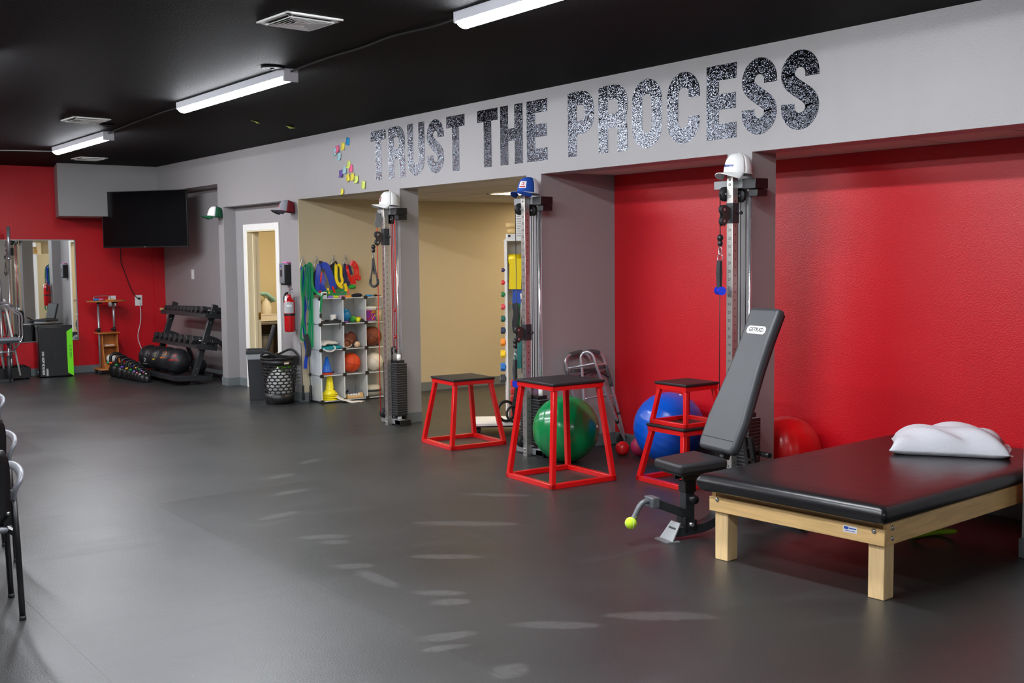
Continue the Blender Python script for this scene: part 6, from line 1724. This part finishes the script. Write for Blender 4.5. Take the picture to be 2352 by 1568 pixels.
for i, ((rgb, nm), z) in enumerate(zip(wts, zs)):
    tt = thing('hand_weight', nm + ' hand weight on the left side of the white rack', 'hand weight', (6.128, 8.30, z), 0, 'hand weights on the side of the white rack')
    r = .021 + .0026 * i; mm = mat('weight_' + nm.replace(' ', '_'), rgb, .5, bump=(90, .1))
    hx = [(r * math.cos(PI / 3 * k + .3), r * math.sin(PI / 3 * k + .3)) for k in range(6)]
    M = frame_m((0, 0, 0), (0, 1, 0), (0, 0, 1)) @ Matrix.Identity(4)
    w_ = .028 + .0022 * i
    obj('head', B().prism(hx, -.004 - w_, -.004, frame_m((0, 0, 0), (0, 1, 0), (0, 0, 1))), mm, tt, .007, 3)
    obj('peg', B().cyl((-.006, 0, 0), (.001, 0, 0), r * .45, None, 12), mm, tt)
    obj('number_print', text_mesh(num[i], r * .9, frame_m((-.0048 - w_, 0, 0), (0, -1, 0), (0, 0, 1)), .0008), WHITEPL, tt)
# therapy band rolls on the dowels
def roll(label, x0, x1, z, r, m, tail):
    tt = thing('band_roll', label, 'band roll', (6.13, 8.24, 0), 0, 'therapy band rolls on the white rack')
    obj('roll', B().lathe([(.012, 0), (r, 0), (r, x1 - x0), (.012, x1 - x0), (.012, 0)], 24, frame_m((x0, .03, z), (0, 1, 0), (0, 0, 1))), m, tt)
    obj('tail', B().ribbon(catmull([(x0 + (x1 - x0) / 2, .03 - r - .002, z + .01), (x0 + (x1 - x0) / 2, .028 - r, z - .08), (x0 + (x1 - x0) * .45, .03 - r, z - tail)], 5), (x1 - x0) * .9, .003, (0, 1, 0)), m, tt)
roll('wide yellow therapy band roll with a long tail on the white rack', .03, .155, 1.60, .052, YELLOW, .27)
roll('red therapy band roll next to the yellow one', .185, .30, 1.60, .055, REDL, .30)
roll('blue therapy band roll under the yellow tail', .06, .16, 1.40, .028, mat('band_periwinkle', (50, 86, 180), .45), .25)
def hang(name, label, x, y, z0, z1, w, m, th=.012, bend=.01, cat='strap'):
    return tag(obj(name, B().sweep(catmull([(x, y, z0), (x + bend, y - .012, (z0 * 2 + z1) / 3), (x - bend * .4, y - .018, (z0 + z1 * 2) / 3), (x + bend * .5, y - .01, z1)], 5), [(-w / 2, -th / 2), (w / 2, -th / 2), (w / 2, th / 2), (-w / 2, th / 2)], False, (0, 1, 0), smooth=False), m), label, cat)
hang('cuff_strap', 'black cuff strap hanging on the white rack below the blue band', 6.215, 8.20, 1.20, .93, .055, STRAP, .03)
hang('cuff_strap', 'green strap showing behind the black cuff on the white rack', 6.235, 8.25, 1.235, .92, .05, mat('strap_green', (10, 130, 70), .5), .01)
hang('cuff_strap', 'white strap hanging at the right on the white rack', 6.275, 8.22, 1.29, 1.05, .03, CLOTH, .012)
hang('cuff_strap', 'long black strap hanging beside the white one', 6.285, 8.17, 1.24, .90, .035, STRAP, .012)
hang('ankle_weight', 'teal quilted ankle weight hanging low on the white rack', 6.245, 8.235, .90, .60, .07, mat('weight_teal', (38, 118, 112), .55, bump=(30, .5)), .03, .004, 'ankle weight')
hang('ankle_weight', 'black strap hanging over the teal ankle weight', 6.29, 8.17, .92, .56, .05, STRAP, .012, .004)
b = B()
for i in range(5): b.cbox((0, 0, .06 + .072 * i), (.075, .03, .066))
o = obj('ankle_weight', b, mat('weight_red', (196, 28, 32), .5, bump=(30, .5)), None, .012, 3, loc=(6.20, 8.16, .12)); tag(o, 'red quilted ankle weight hanging lowest on the white rack', 'ankle weight')
tag(obj('cuff_strap', B().ribbon(catmull([(6.215, 8.13, .45), (6.205, 8.125, .36), (6.185, 8.125, .25), (6.20, 8.13, .14)], 5), .03, .006, (0, 1, 0)), STRAP), 'black strap crossing the red ankle weight', 'strap')
def hoop(label, c, R, r, tilt):
    tag(obj('rubber_hoop', B().torus(c, R, r, 28, 8, Matrix.Rotation(tilt[1], 4, 'Z') @ Matrix.Rotation(tilt[0], 4, 'X')), RUBBER), label, 'hoop', 'black hoops on the base of the white rack')
hoop('large black rubber hoop standing on the white rack base', (6.12, 8.12, .11 + .105), .09, .014, (PI / 2 - .1, .5)); hoop('smaller black rubber hoop leaning on the white rack base', (6.19, 8.10, .11 + .082), .07, .011, (PI / 2 - .15, .2))
# on top of the rack
RT = 1.785
t = thing('carton', 'tall white printed carton on top of the white rack', 'carton', (6.29, 8.28, RT))
obj('carton_body', B().box((-.06, -.06, 0), (.09, .06, .245)), WHITEPL, t, .002)
b = B(); rnd = random.Random(5)
for i in range(9):
    z = .03 + .022 * i
    for k in range(2):
        x = -.052 + .072 * k; b.box((x, -.0612, z), (x + rnd.uniform(.03, .06), -.0602, z + .006))
obj('carton_print', b, mat('print_grey', (150, 150, 150), .6), t)
KRAFT = mat('kraft_tape', (206, 172, 112), .55)
for i, (dx, z, lab) in enumerate(((.075, RT, 'lowest roll of tan tape on the white rack'), (.075, RT + .052, 'middle roll of tan tape on the white rack'), (.062, RT + .104, 'topmost roll of tan tape on the white rack'))):
    tt = thing('tape_roll', lab, 'tape roll', (6.13 + dx, 8.33, z), 0, 'tan tape rolls on the white rack')
    obj('tape', B().lathe([(.022, 0), (.05, 0), (.05, .05), (.022, .05), (.022, 0)], 22), KRAFT, tt); obj('core', B().lathe([(.020, .001), (.022, .001), (.022, .049), (.020, .049)], 18), CREAMPL, tt)
t = thing('small_box', 'small white box with a dark code at the front of the rack top', 'box', (6.185, 8.24, RT), .1)
obj('box_body', B().box((-.045, -.02, 0), (.045, .02, .05)), WHITEPL, t, .002); obj('box_print', B().box((-.03, -.0208, .022), (-.008, -.0199, .042)), DARKST, t)

# the rack stands turned, its edge toward the camera's side of the room
RTURN = Matrix.Translation((6.13, 8.24, 0)) @ Matrix.Rotation(math.radians(-34), 4, 'Z') @ Matrix.Translation((-6.13, -8.24, 0))
for o in list(COL.objects):
    if o not in before_rack and o.parent is None:
        o.matrix_basis = RTURN @ o.matrix_basis
# ================================================================== WAITING CHAIRS AT THE LEFT EDGE
ARM = mat('arm_silver', (118, 120, 126), .4, .3)
def chair(label, x, y, rz):
    t = thing('arm_chair', label, 'chair', (x, y, 0), rz, 'black stacking chairs along the left')
    fr = mat('chair_tube_black', (14, 15, 18), .35)
    for s in (-1, 1):
        obj('leg', B().tube([(s * .275, -.20, 0), (s * .268, -.19, .35), (s * .26, -.185, .60)], .0135, 12), fr, t)
        obj('leg', B().tube([(s * .275, .20, 0), (s * .265, .19, .35), (s * .258, .185, .60)], .0135, 12), fr, t)
        obj('arm_rest', B().sweep(catmull([(s * .26, -.188, .56), (s * .268, -.205, .605), (s * .29, -.20, .645), (s * .30, -.12, .668), (s * .295, .03, .672), (s * .275, .16, .655), (s * .26, .19, .60)], 6), [(-.018, -.007), (-.010, -.011), (.010, -.011), (.018, -.007), (.018, .004), (.008, .010), (-.008, .010), (-.018, .004)]), ARM, t)
        obj('seat_bracket', B().beam((s * .20, -.15, .44), (s * .262, -.185, .40), .03, .02), fr, t)
        for gy in (-.20, .20): obj('foot_glide', B().cyl((s * .275, gy, 0), (s * .275, gy, .02), .0155, None, 10), RUBBER, t)
        obj('back_bracket', B().box((s * .2275 - .0175, -.20, .44), (s * .2275 + .0175, -.17, .56)), fr, t, .004)
    obj('seat_shell', B().box((-.235, -.20, .405), (.235, .24, .44)), ARM, t, .018, 3)
    obj('seat_cushion', B().box((-.225, -.19, .44), (.225, .235, .475)), mat('chair_fabric', (26, 28, 32), .8, bump=(300, .3)), t, .018, 3)
    # curved back, thicker in the middle
    b = B(); n = 14; k = 10; vs = []
    for i in range(n + 1):
        u = -1 + 2 * i / n
        for j in range(k + 1):
            v = j / k
            wv = .235 * (1 - .10 * (2 * v - 1) ** 4)
            vs.append((u * wv, -.175 - .10 * v - .05 * (1 - u * u) , .46 + .36 * v - .02 * u * u * v))
    b.add(vs, [(i * (k + 1) + j, i * (k + 1) + j + 1, (i + 1) * (k + 1) + j + 1, (i + 1) * (k + 1) + j) for i in range(n) for j in range(k)], True)
    o = obj('backrest', b, mat('chair_shell_black', (14, 15, 17), .4), t); o.modifiers.new('s', 'SOLIDIFY').thickness = .022
    obj('bolt', B().sphere((.232, -.206, .50), .010, 10), BOLT, t); obj('bolt', B().sphere((.232, -.206, .535), .008, 10), BOLT, t)
    return t
chair('nearest black chair with silver arms, cut off by the left picture edge', .945, 5.555, math.radians(-6))
chair('second black chair behind the nearest one at the left edge', 1.16, 6.62, math.radians(-4))
chair('farthest black chair, only its arm showing at the left edge', 1.53, 8.55, math.radians(-4))
